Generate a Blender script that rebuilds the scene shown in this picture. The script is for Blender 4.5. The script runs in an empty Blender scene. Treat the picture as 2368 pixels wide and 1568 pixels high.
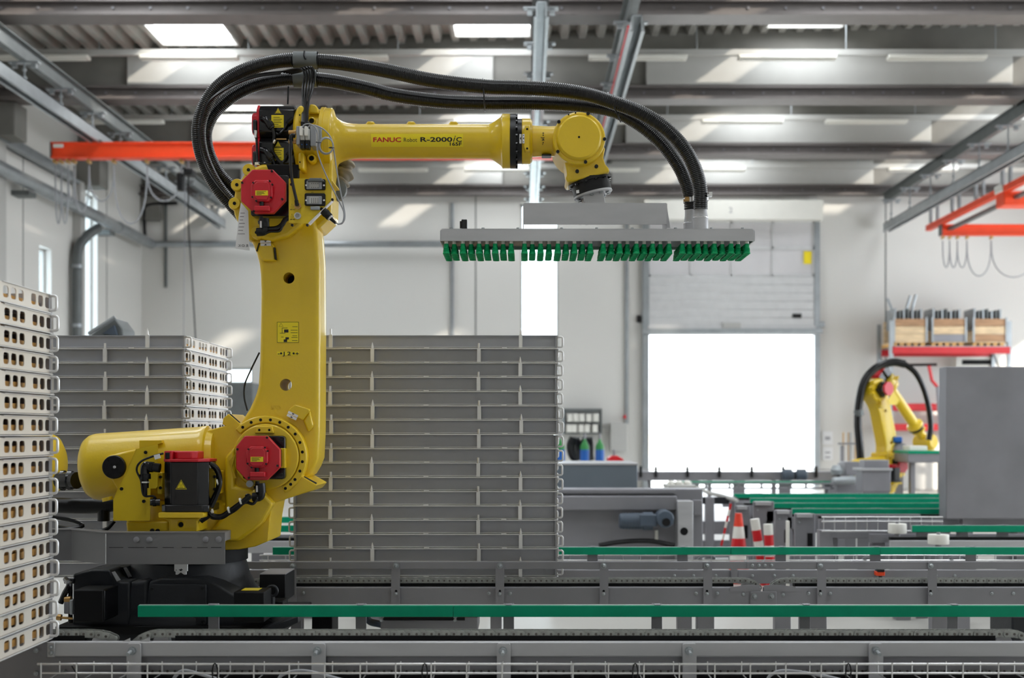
import bpy, bmesh, math, random
from mathutils import Vector, Matrix
from mathutils.geometry import tessellate_polygon
random.seed(7)
S = bpy.context.scene
COL = S.collection
# ------------------------------------------------------------------ camera
CAMH, F, VX, VY = 1.25, 2885.0, 1214.0, 1000.0
cd = bpy.data.cameras.new('camera'); cam = bpy.data.objects.new('camera', cd); COL.objects.link(cam)
cam.location = (0, 0, CAMH); cam.rotation_euler = (math.pi / 2, 0, 0)
cd.sensor_width = 36; cd.sensor_fit = 'HORIZONTAL'; cd.lens = 36 * F / 2368
cd.shift_x = (1184 - VX) / 2368; cd.shift_y = (VY - 784) / 2368
cd.clip_start = 0.05; cd.clip_end = 400
cd.dof.use_dof = True; cd.dof.focus_distance = 5.05; cd.dof.aperture_fstop = 2.6
S.camera = cam
# ------------------------------------------------------------------ world, sun, exposure
SKY, SKYLIGHT, SUN, EXPO = 6.0, 10.0, 7.0, 0.25
w = bpy.data.worlds.new('sky'); S.world = w; w.use_nodes = True
wn = w.node_tree.nodes['Background']; wn.inputs[0].default_value = (0.86, 0.93, 1.0, 1); wn.inputs[1].default_value = SKY
sd = bpy.data.lights.new('sun', 'SUN'); sun = bpy.data.objects.new('sun', sd); COL.objects.link(sun)
sd.energy = SUN; sd.angle = math.radians(2.0); sd.color = (1.0, 0.92, 0.8)
sun.location = (20, -5, 30)
sun.rotation_euler = Vector((-1.0, 1.0, -0.72)).to_track_quat('-Z', 'Y').to_euler()
S.view_settings.view_transform = 'Standard'; S.view_settings.look = 'None'
S.view_settings.gamma = 1; S.view_settings.use_curve_mapping = False
S.view_settings.exposure = EXPO
S.cycles.use_denoising = True
S.cycles.max_bounces = 6; S.cycles.diffuse_bounces = 4; S.cycles.glossy_bounces = 2
S.cycles.use_adaptive_sampling = True; S.cycles.adaptive_threshold = .05; S.cycles.adaptive_min_samples = 16
S.cycles.transmission_bounces = 4; S.cycles.transparent_max_bounces = 8
S.cycles.sample_clamp_indirect = 6; S.cycles.caustics_reflective = False; S.cycles.caustics_refractive = False

# ------------------------------------------------------------------ helpers
def X(px, d): return (px - VX) * d / F
def Z(py, d): return CAMH - (py - VY) * d / F
def W(px, py, d): return Vector((X(px, d), d, Z(py, d)))
def PP(pts, d): return [(X(a, d), Z(b, d)) for a, b in pts]
def srgb(r, g, b):
    f = lambda c: (c / 255 / 12.92) if c <= 10.3 else ((c / 255 + .055) / 1.055) ** 2.4
    return (f(r), f(g), f(b), 1)

MATS = {}
def mat(name, col, rough=.5, metal=0.0, var=.08, scale=6.0, bump=0.0, bscale=60.0, stretch=None, spec=.5, coat=0.0):
    m = bpy.data.materials.new(name); m.use_nodes = True; nt = m.node_tree; b = nt.nodes['Principled BSDF']
    b.inputs['Roughness'].default_value = rough; b.inputs['Metallic'].default_value = metal
    b.inputs['Specular IOR Level'].default_value = spec; b.inputs['Coat Weight'].default_value = coat
    tc = nt.nodes.new('ShaderNodeTexCoord'); mp = nt.nodes.new('ShaderNodeMapping')
    nt.links.new(tc.outputs['Object'], mp.inputs[0])
    if stretch: mp.inputs['Scale'].default_value = stretch
    n = nt.nodes.new('ShaderNodeTexNoise'); n.inputs['Scale'].default_value = scale; n.inputs['Detail'].default_value = 4
    nt.links.new(mp.outputs[0], n.inputs[0])
    r = nt.nodes.new('ShaderNodeValToRGB')
    r.color_ramp.elements[0].position = .3; r.color_ramp.elements[1].position = .7
    r.color_ramp.elements[0].color = tuple(c * (1 - var) for c in col[:3]) + (1,)
    r.color_ramp.elements[1].color = tuple(min(1, c * (1 + var)) for c in col[:3]) + (1,)
    nt.links.new(n.outputs[0], r.inputs[0]); nt.links.new(r.outputs[0], b.inputs['Base Color'])
    if bump:
        n2 = nt.nodes.new('ShaderNodeTexNoise'); n2.inputs['Scale'].default_value = bscale; n2.inputs['Detail'].default_value = 3
        nt.links.new(mp.outputs[0], n2.inputs[0])
        bp = nt.nodes.new('ShaderNodeBump'); bp.inputs['Strength'].default_value = bump; bp.inputs['Distance'].default_value = .004
        nt.links.new(n2.outputs[0], bp.inputs['Height']); nt.links.new(bp.outputs[0], b.inputs['Normal'])
    MATS[name] = m; return m
def emis(name, col, st, clear=0.0):
    m = bpy.data.materials.new(name); m.use_nodes = True; nt = m.node_tree; nt.nodes.remove(nt.nodes['Principled BSDF'])
    o = nt.nodes['Material Output']; e = nt.nodes.new('ShaderNodeEmission'); e.inputs[0].default_value = col; e.inputs[1].default_value = st
    if clear:
        t = nt.nodes.new('ShaderNodeBsdfTransparent'); x = nt.nodes.new('ShaderNodeMixShader'); x.inputs[0].default_value = 1 - clear
        nt.links.new(t.outputs[0], x.inputs[1]); nt.links.new(e.outputs[0], x.inputs[2]); nt.links.new(x.outputs[0], o.inputs[0])
    else: nt.links.new(e.outputs[0], o.inputs[0])
    MATS[name] = m; return m

YEL = mat('yellow_paint', srgb(224, 189, 26), .38, var=.05, scale=3, bump=.12, bscale=90, coat=.25)
YELS = mat('yellow_sheet', srgb(222, 190, 26), .42, var=.02)
YELL = mat('yellow_label', srgb(235, 212, 20), .4, var=.02)
RED = mat('red_paint', srgb(196, 16, 36), .4, var=.05, coat=.1)
BLK = mat('black_paint', srgb(15, 15, 17), .38, var=.1, spec=.35)
BLKG = mat('black_gloss', srgb(16, 16, 19), .22, var=.1)
RUB = mat('black_rubber', srgb(9, 9, 10), .27, var=.1, spec=.45)
BLKM = mat('black_matt', srgb(9, 9, 11), .6, var=.1, spec=.25)
ANTH = mat('anthracite_cast', srgb(38, 40, 44), .45, var=.12, scale=4, bump=.15, bscale=70, spec=.35)
STEEL = mat('steel_sheet', srgb(182, 182, 184), .42, .3, var=.07, scale=3, stretch=(1, 1, 5))
STEELD = mat('steel_dull', srgb(136, 135, 140), .46, .3, var=.1, scale=3)
STEELK = mat('steel_dark', srgb(116, 115, 116), .45, .3, var=.06, scale=3)  # darker grey steel of the robot's shield
STEELB = mat('steel_bright', srgb(215, 215, 215), .25, .9, var=.04)
CRATE = mat('crate_steel', srgb(160, 161, 167), .42, .3, var=.08, scale=5)
CRATE_LIT = mat('crate_end_lit', srgb(226, 218, 206), .42, .15, var=.06, scale=6)  # crate steel again, warm light on the ends put into its colour
CRATE2 = mat('crate_edge_lit', srgb(226, 225, 224), .35, .35, var=.1, scale=8)  # lighter copy of the crate steel, lit edges put into the colour
CHAIN = mat('chain_steel', srgb(150, 152, 148), .4, .4, var=.25, scale=30)
PIN = mat('chain_pin', srgb(92, 88, 84), .35, .6, var=.2)
GRN = mat('green_plastic', srgb(0, 150, 112), .45, var=.07, scale=14, spec=.25)
CUP = mat('green_rubber', srgb(0, 152, 92), .5, var=.1, spec=.25)
WHT = mat('white_wall', srgb(216, 214, 209), .6, var=.02, scale=.4)
PANEL = mat('white_panel', srgb(182, 181, 177), .55, var=.02)
CONC = mat('concrete', srgb(128, 126, 121), .8, var=.16, scale=1.3, bump=.2, bscale=20)
FLOOR = mat('floor_concrete', srgb(176, 174, 168), .45, var=.07, scale=.8)
ROOF = mat('roof_sheet', srgb(178, 176, 170), .5, .1, var=.04)
BEAM = mat('beam_paint', srgb(112, 106, 104), .5, .1, var=.06)
GALV = mat('galvanised', srgb(160, 165, 168), .38, .6, var=.1, scale=4)
DGALV = mat('dark_galvanised', srgb(104, 108, 108), .5, .4, var=.1)
ORG = mat('orange_paint', srgb(244, 74, 26), .45, var=.04)
WOOD = mat('plywood', srgb(206, 156, 84), .6, var=.2, scale=3, stretch=(1, 1, 8))
WOODP = mat('pale_wood', srgb(222, 196, 158), .7, var=.2, scale=4, stretch=(1, 1, 6))
WOODB = mat('brown_wood', srgb(176, 138, 104), .7, var=.2, scale=4, stretch=(1, 1, 6))
RWHITE = mat('white_plastic', srgb(232, 230, 222), .45, var=.02)
GREYC = mat('grey_cable', srgb(150, 152, 156), .4, var=.03)
BLUE = mat('blue_paint', srgb(20, 92, 176), .4, var=.05)
GREENP = mat('green_paint', srgb(40, 130, 60), .4, var=.05)
REDF = mat('rack_red', srgb(206, 24, 34), .4, var=.05)
BRASS = mat('brass', srgb(200, 160, 100), .35, .7, var=.05)
BLUEG = mat('blue_grey_paint', srgb(72, 84, 98), .45, var=.08)
DOORM = mat('door_alu', srgb(206, 206, 206), .4, .25, var=.04)
CONE = mat('cone_orange', srgb(236, 66, 40), .5, var=.04)
PAPER = mat('paper', srgb(226, 226, 226), .7, var=.02)
INK = mat('ink', srgb(24, 22, 22), .6, var=.02)
INKR = mat('ink_red', srgb(190, 22, 30), .6, var=.02)
CLOTH = mat('grey_cloth', srgb(140, 132, 118), .6, var=.15)
SKYM = emis('skylight_opal', (0.93, 0.97, 1.0, 1), SKYLIGHT, .45)
def glass():
    m = bpy.data.materials.new('window_glass'); m.use_nodes = True; nt = m.node_tree; nt.nodes.remove(nt.nodes['Principled BSDF'])
    o = nt.nodes['Material Output']; t = nt.nodes.new('ShaderNodeBsdfTransparent'); t.inputs[0].default_value = (.9, .95, .97, 1)
    g = nt.nodes.new('ShaderNodeBsdfGlossy'); g.inputs['Roughness'].default_value = .05
    x = nt.nodes.new('ShaderNodeMixShader'); x.inputs[0].default_value = .06
    nt.links.new(t.outputs[0], x.inputs[1]); nt.links.new(g.outputs[0], x.inputs[2]); nt.links.new(x.outputs[0], o.inputs[0])
    return m
GLASS = glass()

class MB:
    def __init__(s): s.v = []; s.f = []; s.mi = []; s.cur = 0
    def add(s, vs, fs):
        n = len(s.v); s.v += [tuple(v) for v in vs]
        for f in fs: s.f.append([n + i for i in f]); s.mi.append(s.cur)
        return s
    def m(s, i): s.cur = i; return s
    def box(s, x0, x1, y0, y1, z0, z1):
        vs = [(x, y, z) for z in (z0, z1) for y in (y0, y1) for x in (x0, x1)]
        return s.add(vs, [(0, 2, 3, 1), (4, 5, 7, 6), (0, 1, 5, 4), (2, 6, 7, 3), (0, 4, 6, 2), (1, 3, 7, 5)])
    def pbox(s, px0, px1, py0, py1, d, t):     # front face traced at depth d, thickness t
        return s.box(X(px0, d), X(px1, d), d, d + t, Z(py1, d), Z(py0, d))
    def cyl(s, p0, p1, r0, r1=None, n=16, caps=True):
        return s.lathe(p0, Vector(p1) - Vector(p0), [(0, r0), (1, r0 if r1 is None else r1)], n, caps, True)
    def lathe(s, p0, axis, prof, n=24, caps=True, rel=False):
        p0 = Vector(p0); ax = Vector(axis); L = ax.length; ax = ax / L
        u = ax.orthogonal().normalized(); w_ = ax.cross(u)
        vs = []; fs = []
        for t, r in prof:
            c = p0 + ax * (t * L if rel else t)
            for i in range(n):
                a = 2 * math.pi * i / n; vs.append(c + u * (r * math.cos(a)) + w_ * (r * math.sin(a)))
        for k in range(len(prof) - 1):
            for i in range(n):
                j = (i + 1) % n; fs.append((k * n + i, k * n + j, (k + 1) * n + j, (k + 1) * n + i))
        if caps: fs.append(tuple(range(n))[::-1]); fs.append(tuple(range((len(prof) - 1) * n, len(prof) * n)))
        return s.add(vs, fs)
    def tube(s, path, r, n=8, closed=False, caps=True):
        P = [Vector(p) for p in path]; m_ = len(P); vs = []; fs = []; u = None
        for i, p in enumerate(P):
            a = P[(i - 1) % m_] if (closed or i > 0) else p; b = P[(i + 1) % m_] if (closed or i < m_ - 1) else p
            t = (b - a); t = t.normalized() if t.length > 1e-9 else Vector((0, 0, 1))
            u = (t.orthogonal() if u is None else (u - t * u.dot(t))).normalized(); q = t.cross(u)
            rr = r[i] if isinstance(r, (list, tuple)) else r
            for k in range(n):
                c = 2 * math.pi * k / n; vs.append(p + u * (rr * math.cos(c)) + q * (rr * math.sin(c)))
        for i in range(m_ if closed else m_ - 1):
            for k in range(n):
                j = (k + 1) % n; i2 = (i + 1) % m_
                fs.append((i * n + k, i * n + j, i2 * n + j, i2 * n + k))
        if caps and not closed: fs.append(tuple(range(n))[::-1]); fs.append(tuple(range((m_ - 1) * n, m_ * n)))
        return s.add(vs, fs)
    def prism(s, loops, a0, a1, axis='y'):     # loops: outline + holes, 2-D; axis y: (x,z) extruded in y
        if not isinstance(loops[0][0], (tuple, list)): loops = [loops]
        flat = [p for l in loops for p in l]; n = len(flat)
        tri = tessellate_polygon([[Vector((p[0], p[1], 0)) for p in l] for l in loops])
        mk = {'y': lambda p, a: (p[0], a, p[1]), 'z': lambda p, a: (p[0], p[1], a), 'x': lambda p, a: (a, p[0], p[1])}[axis]
        vs = [mk(p, a0) for p in flat] + [mk(p, a1) for p in flat]
        if len(loops) == 1: fs = [tuple(range(n)), tuple(range(2 * n - 1, n - 1, -1))]
        else: fs = [tuple(t) for t in tri] + [tuple(i + n for i in reversed(t)) for t in tri]
        o = 0
        for l in loops:
            k = len(l)
            for i in range(k):
                j = (i + 1) % k; fs.append((o + j, o + i, o + i + n, o + j + n))
            o += k
        return s.add(vs, fs)
    def pprism(s, pts, d, t):
        loops = pts if isinstance(pts[0][0], (tuple, list)) else [pts]
        return s.prism([PP(l, d) for l in loops], d, d + t)
    def rprism(s, outline, holes, a0, a1, r, n=4):   # prism in y with rounded rims along the outline
        P = list(outline); k = len(P)
        if sum(P[i][0] * P[(i + 1) % k][1] - P[(i + 1) % k][0] * P[i][1] for i in range(k)) < 0: P.reverse()
        N = []
        for i in range(k):
            p, q, w_ = Vector(P[i - 1]), Vector(P[i]), Vector(P[(i + 1) % k])
            e1, e2 = (q - p).normalized(), (w_ - q).normalized(); n1, n2 = Vector((-e1.y, e1.x)), Vector((-e2.y, e2.x))
            b = (n1 + n2).normalized(); N.append(b / max(.5, b.dot(n1)))
        rings = [(r * (1 - math.cos(t)), r * (1 - math.sin(t))) for t in [math.pi / 2 * (n - i) / n for i in range(n + 1)]]
        seq = [(i_, a0 + y) for i_, y in rings] + [(i_, a1 - y) for i_, y in reversed(rings)]
        vs = []; fs = []
        for ins, y in seq: vs += [(P[i][0] + N[i].x * ins, y, P[i][1] + N[i].y * ins) for i in range(k)]
        for j in range(len(seq) - 1):
            for i in range(k): fs.append((j * k + i, j * k + (i + 1) % k, (j + 1) * k + (i + 1) % k, (j + 1) * k + i))
        base = len(vs); inner = [(v[0], v[2]) for v in vs[:k]]
        for h in holes: vs += [(x, a0, z) for x, z in h] + [(x, a1, z) for x, z in h]
        flat = [Vector((x, z, 0)) for x, z in inner]; idx0 = list(range(k)); last = (len(seq) - 1) * k; idx1 = [last + i for i in range(k)]; o = base
        for h in holes:
            m_ = len(h); flat += [Vector((x, z, 0)) for x, z in h]; idx0 += list(range(o, o + m_)); idx1 += list(range(o + m_, o + 2 * m_))
            for i in range(m_): j = (i + 1) % m_; fs.append((o + i, o + j, o + m_ + j, o + m_ + i))
            o += 2 * m_
        loops = [flat[:k]]; c = k
        for h in holes: loops.append(flat[c:c + len(h)]); c += len(h)
        for t in tessellate_polygon(loops): fs.append(tuple(idx0[i] for i in t)); fs.append(tuple(idx1[i] for i in reversed(t)))
        return s.add(vs, fs)
    def xf(s, M): s.v = [tuple(M @ Vector(v)) for v in s.v]; return s
    def mesh(s, name, mats, smooth=35):
        me = bpy.data.meshes.new(name); me.from_pydata(s.v, [], s.f)
        for m_ in (mats if isinstance(mats, (list, tuple)) else [mats]): me.materials.append(m_)
        for p, i in zip(me.polygons, s.mi): p.material_index = i
        bm = bmesh.new(); bm.from_mesh(me); bmesh.ops.recalc_face_normals(bm, faces=bm.faces); bm.to_mesh(me); bm.free()
        if smooth:
            me.polygons.foreach_set('use_smooth', [True] * len(me.polygons)); me.set_sharp_from_angle(angle=math.radians(smooth))
        return me
    def build(s, name, mats, parent=None, bevel=0, seg=2, smooth=35):
        o = bpy.data.objects.new(name, s.mesh(name, mats, smooth)); COL.objects.link(o)
        if bevel:
            b = o.modifiers.new('bevel', 'BEVEL'); b.width = bevel; b.segments = seg; b.limit_method = 'ANGLE'; b.angle_limit = math.radians(30)
            b.harden_normals = False
        if parent: put(o, parent)
        return o
def worldm(o):
    return (worldm(o.parent) @ o.matrix_parent_inverse if o.parent else Matrix.Identity(4)) @ o.matrix_basis
def put(o, parent):                              # keeps the world placement
    o.parent = parent; o.matrix_parent_inverse = worldm(parent).inverted()
def inst(name, me, parent, loc=(0, 0, 0), rot=None):
    o = bpy.data.objects.new(name, me); COL.objects.link(o); o.location = loc
    if rot: o.rotation_euler = rot
    if parent: put(o, parent)
    return o
def tag(o, label=None, cat=None, group=None, kind=None, ):
    if label: o['label'] = label
    if cat: o['category'] = cat
    if group: o['group'] = group
    if kind: o['kind'] = kind
    return o
def thing(name, label, cat, loc=(0, 0, 0), group=None):
    o = bpy.data.objects.new(name, None); o.empty_display_size = .1; COL.objects.link(o); o.location = loc
    return tag(o, label, cat, group)
def struct(o): o['kind'] = 'structure'; return o
def kids(o): return [c for c in COL.objects if c.parent == o]
def circ(cx, cy, r, n=16, a0=0.0): return [(cx + r * math.cos(a0 + 2 * math.pi * i / n), cy + r * math.sin(a0 + 2 * math.pi * i / n)) for i in range(n)]
def rrect(x0, x1, y0, y1, r, n=3):
    out = []
    for cx, cy, a in ((x1 - r, y1 - r, 0), (x0 + r, y1 - r, 90), (x0 + r, y0 + r, 180), (x1 - r, y0 + r, 270)):
        for i in range(n + 1):
            t = math.radians(a + 90 * i / n); out.append((cx + r * math.cos(t), cy + r * math.sin(t)))
    return out
def spline(pts, n):                              # Catmull-Rom through points
    P = [Vector(p) for p in pts]; P = [P[0] * 2 - P[1]] + P + [P[-1] * 2 - P[-2]]; out = []
    for i in range(1, len(P) - 2):
        for k in range(n):
            t = k / n; a, b, c, d = P[i - 1], P[i], P[i + 1], P[i + 2]
            out.append(.5 * ((2 * b) + (c - a) * t + (2 * a - 5 * b + 4 * c - d) * t * t + (3 * b - a - 3 * c + d) * t ** 3))
    out.append(P[-2]); return out
def resample(pts, step):
    out = [pts[0]]; acc = 0
    for a, b in zip(pts, pts[1:]):
        L = (b - a).length
        while acc + L >= step:
            t = (step - acc) / L; a = a + (b - a) * t; out.append(a); L = (b - a).length; acc = 0
        acc += L
    return out
def text_mesh(txt, size, bold=0.0, shear=0.0, sx=1.0, thick=.0006, align='LEFT', res=3):
    cu = bpy.data.curves.new('lettering', 'FONT'); cu.body = txt; cu.size = size; cu.offset = bold; cu.shear = shear
    cu.extrude = thick; cu.align_x = align; cu.resolution_u = res
    o = bpy.data.objects.new('lettering', cu); COL.objects.link(o)
    bpy.context.view_layer.update()
    me = bpy.data.meshes.new_from_object(o.evaluated_get(bpy.context.evaluated_depsgraph_get()))
    bpy.data.objects.remove(o); bpy.data.curves.remove(cu)
    for v in me.vertices: v.co = (v.co.x * sx, -v.co.z, v.co.y)          # lies in x-z, faces -y
    return me
def text(txt, px, py, d, size_px, m_, parent, name='lettering', rot=0.0, **k):
    me = text_mesh(txt, size_px * d / F, **k); me.materials.clear(); me.materials.append(m_)
    o = bpy.data.objects.new(name, me); COL.objects.link(o); o.location = W(px, py, d); o.rotation_euler = (0, rot, 0)
    if parent: put(o, parent)
    return o
# ================================================================== the hall
WL, WR, WB, WF = -8.45, 14.0, 27.5, -3.0           # wall planes (left, right, back, front)
def roofz(x): return CAMH + 6.17 + .029 * (x + .5)
GIRD = [27.5 - 3.92 * k for k in range(8)]        # concrete girders, far to near
BEAMZ = CAMH + 5.2
fl = MB().box(WL - .3, WR + .3, WF - .3, WB + .3, -.2, 0).build('floor', FLOOR); struct(fl)
# back wall with door, slot window and a low window; left wall with slot windows
DX0, DX1, DTOP = X(1495, WB), X(1885, WB), Z(505, WB)
VXA, VXB, VTOP = X(1203, WB), X(1292, WB), Z(470, WB)
LWX0, LWX1, LWZ0, LWZ1 = X(515, WB), X(583, WB), Z(887, WB), Z(850, WB)
def wall_holes(name, holes, u0, u1, z0, z1, plane, axis, t):
    rect = lambda a, b, c, d: [(a, c), (b, c), (b, d), (a, d)]
    us = sorted({u0, u1, *[h[0] for h in holes], *[h[1] for h in holes]}); mb = MB()
    for a, b in zip(us, us[1:]):
        hs = sorted([(h[2], h[3]) for h in holes if h[0] <= a and h[1] >= b]); z = z0
        for h0, h1 in hs + [(z1, z1)]:
            if h0 > z + 1e-6:
                if axis == 'y': mb.box(a, b, plane, plane + t, z, h0)
                else: mb.box(plane, plane + t, a, b, z, h0)
            z = h1
    o = mb.build(name, WHT, smooth=0); return struct(o)
wall_back = wall_holes('wall_back', [(DX0, DX1, 0, DTOP), (VXA, VXB, 0, VTOP), (LWX0, LWX1, LWZ0, LWZ1)], WL - .3, WR + .3, 0, 9, WB, 'y', .3)
SL = [(24.0, 24.65, .4, CAMH + 4.66), (21.7, 22.25, .4, CAMH + 3.26), (16.2, 16.85, .4, CAMH + 3.26), (12.2, 12.85, .4, CAMH + 4.66)]
wall_left = wall_holes('wall_left', SL, WF - .3, WB + .3, 0, 9, WL - .3, 'x', .3)
wall_front = struct(MB().box(WL - .3, WR + .3, WF - .3, WF, 0, 9).build('wall_front', WHT, smooth=0))
wall_right = wall_holes('wall_right', [(y, y + 3.2, .9, 5.6) for y in (4.0, 8.5, 13.0, 17.5, 22.0)], WF - .3, WB + .3, 0, 9, WR, 'x', .3)  # window openings on this unseen side added to light the hall from right
# joints between the wall panels
def seam(parent, *b): MB().box(*b).build('panel_joint', PANEL if 0 else DGALV, parent)
for px in (1100, 2048):
    x = X(px, WB); seam(wall_back, x - .012, x + .012, WB - .006, WB + .01, 0, BEAMZ)
for y in (14.5, 17.9, 21.0, 25.2): seam(wall_left, WL - .01, WL + .006, y - .012, y + .012, 0, CAMH + 5.4)
# slot windows: frame and pane
def window(n, x0, x1, y0, y1, z0, z1, axis):
    r = bpy.data.objects.new('window_%d' % n, None); COL.objects.link(r); r.location = ((x0 + x1) / 2, (y0 + y1) / 2, z0); struct(r)
    f = MB(); w_ = .05
    if axis == 'y':
        f.box(x0, x0 + w_, y0, y1, z0, z1).box(x1 - w_, x1, y0, y1, z0, z1).box(x0, x1, y0, y1, z0, z0 + w_).box(x0, x1, y0, y1, z1 - w_, z1)
        p = MB().box(x0 + w_, x1 - w_, (y0 + y1) / 2, (y0 + y1) / 2 + .012, z0 + w_, z1 - w_)
    else:
        f.box(x0, x1, y0, y0 + w_, z0, z1).box(x0, x1, y1 - w_, y1, z0, z1).box(x0, x1, y0, y1, z0, z0 + w_).box(x0, x1, y0, y1, z1 - w_, z1)
        p = MB().box((x0 + x1) / 2, (x0 + x1) / 2 + .012, y0 + w_, y1 - w_, z0 + w_, z1 - w_)
    f.build('window_frame', PANEL, r); p.build('pane', GLASS, r)
window(1, VXA, VXB, WB + .12, WB + .2, 0, VTOP, 'y')
window(2, LWX0, LWX1, WB + .12, WB + .2, LWZ0, LWZ1, 'y')
for i, (a, b, c, d) in enumerate(SL[:2]): window(3 + i, WL - .2, WL - .12, a, b, c, d, 'x')
# ---- roof: trapezoid sheets with skylights
COLS = [-9.0 - .6, -5.03, -.5, 4.33, 9.1]
roof = bpy.data.objects.new('ceiling', None); COL.objects.link(roof); struct(roof); roof.location = (0, 10, CAMH + 6.2)
def sheet(x0, x1, y0, y1, corr=True):
    P, mb = .285, MB(); pr = []
    if corr:
        x = x0; k = math.floor(x0 / P)
        for i in range(k, math.ceil(x1 / P) + 1):
            for fx, h in ((0, 0), (.34, 0), (.5, .13), (.84, .13)):
                xx = (i + fx) * P
                if x0 <= xx <= x1: pr.append((xx, roofz(xx) + h))
        pr = [(x0, roofz(x0))] + pr + [(x1, roofz(x1))]
    else: pr = [(x0, roofz(x0)), (x1, roofz(x1))]
    n = len(pr); vs = [(a, y0, b) for a, b in pr] + [(a, y1, b) for a, b in pr] + [(a, y0, b + .2) for a, b in pr] + [(a, y1, b + .2) for a, b in pr]
    fs = []
    for i in range(n - 1): fs += [(i, i + 1, n + i + 1, n + i), (2 * n + i, 3 * n + i, 3 * n + i + 1, 2 * n + i + 1)]
    mb.add(vs, fs); mb.build('roof_sheet', ROOF, roof, smooth=0)
edges = GIRD[::-1]
SKW = .575
for gi, (ya, yb) in enumerate(zip([WF - .3] + edges[:-1], edges)):
    corr = yb > 15
    s0, s1 = yb - 2.75, yb - .32
    if yb < 3: sheet(WL - .3, WR + .3, ya, yb, corr); continue
    sheet(WL - .3, WR + .3, ya, s0, corr); sheet(WL - .3, WR + .3, s1, yb, corr)
    xs = WL - .3
    for c in COLS[1:]:
        sheet(xs, c - SKW, s0, s1, corr); xs = c + SKW
    sheet(xs, WR + .3, s0, s1, corr)
    for c in COLS[1:]:
        z0, z1 = roofz(c - SKW), roofz(c + SKW)
        u = MB().box(c - SKW - .03, c - SKW, s0, s1, z0 - .02, z1 + .35).box(c + SKW, c + SKW + .03, s0, s1, z0 - .02, z1 + .35)
        u.box(c - SKW, c + SKW, s0 - .03, s0, z0 - .02, z1 + .35).box(c - SKW, c + SKW, s1, s1 + .03, z0 - .02, z1 + .35)
        k = u.build('skylight_kerb', PANEL, roof, smooth=0)
        MB().add([(c - SKW, s0, z1 + .08), (c + SKW, s0, z1 + .08), (c + SKW, s1, z1 + .08), (c - SKW, s1, z1 + .08)], [(0, 3, 2, 1)]).build('skylight_pane', SKYM, k, smooth=0)
# ---- girders, lower steel beam, white panels
def girder(g, n):
    last = g > 27
    r = bpy.data.objects.new('trim_%d' % n, None); COL.objects.link(r); struct(r); r.location = (0, g, BEAMZ)
    y0 = g - (.02 if last else 0)
    pr = [(WL, BEAMZ + .2), (WR, BEAMZ + .2), (WR, roofz(WR) + .12), (WL, roofz(WL) + .12)]
    MB().prism(pr, y0 - .0, y0 + .32).build('concrete_girder', CONC, r, smooth=0)
    b = MB().box(WL, WR, y0 - .04, y0 + .0, BEAMZ + .05, BEAMZ + .24)
    b.box(WL, WR, y0 - .22, y0 + .18, BEAMZ, BEAMZ + .045).box(WL, WR, y0 - .12, y0 - .04, BEAMZ + .2, BEAMZ + .24)
    bo = b.build('steel_beam', BEAM, r, smooth=0)
    bm_ = MB().cyl((0, 0, 0), (0, -.02, 0), .018, n=8).mesh('bolt', STEELD)
    x = -8.0
    while x < 9 and g > 15: inst('bolt', bm_, bo, (x, y0 - .04, BEAMZ + .14)); x += .47
    for a, b_ in ((-6.24, -.5), (1.9, 7.65), (10.0, 13.9)):
        p = MB().box(a, b_, y0 - .1, y0 - .02, CAMH + 5.45, CAMH + 5.97).build('acoustic_panel', PANEL, r, bevel=.01)
    for cx in (WL, ):                                # corbel / column head at the wall
        MB().box(cx, cx + .45, y0 - .1, y0 + .4, 0 if False else BEAMZ - .55, BEAMZ).build('corbel', CONC, r, bevel=.02)
for i, g in enumerate(GIRD[:4]): girder(g, i + 1)
struct(MB().box(WL, WL + .16, 19.5, 19.95, 0, BEAMZ - .5).build('trim_6', PANEL, bevel=.01))
struct(MB().box(WL, WL + .16, 23.3, 23.5, 0, BEAMZ - .5).build('trim_7', PANEL, bevel=.01))
# ---- light trunking with lamp units
LAMP = None
def trunk(g, n, names):
    y = g - .62; z = CAMH + 5.79 - (.0 if g < 27 else .06)
    t = thing('light_trunking', names, 'light track', (0, y, z), 'light tracks under the roof')
    MB().box(WL + .3, 13.5, y - .035, y + .035, z - .04, z + .05).build('rail', PANEL, t)
    x = -7.4
    k = 0
    while x < 12.5:
        if (k + n) % 5 != 3:
            u = MB().box(x - .75, x + .75, y - .09, y + .09, z - .1, z - .04)
            h = u.build('lamp_housing', RWHITE, t, bevel=.012)
            MB().cyl((x - .7, y - .03, z - .115), (x + .7, y - .03, z - .115), .014, n=8).build('lamp_tube', RWHITE, h)
        MB().cyl((x + .9, y, z + .05), (x + .9, y, roofz(x) - .0), .008, n=6).build('hanger_rod', GALV, t)
        x += 2.28; k += 1
trunk(GIRD[2], 0, 'white light track nearest the camera, with many lamps, under the corrugated roof')
trunk(GIRD[1], 1, 'second white light track back, hung between the two middle roof girders')
trunk(GIRD[0], 2, 'farthest white light track, hung in front of the back wall girder')
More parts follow.
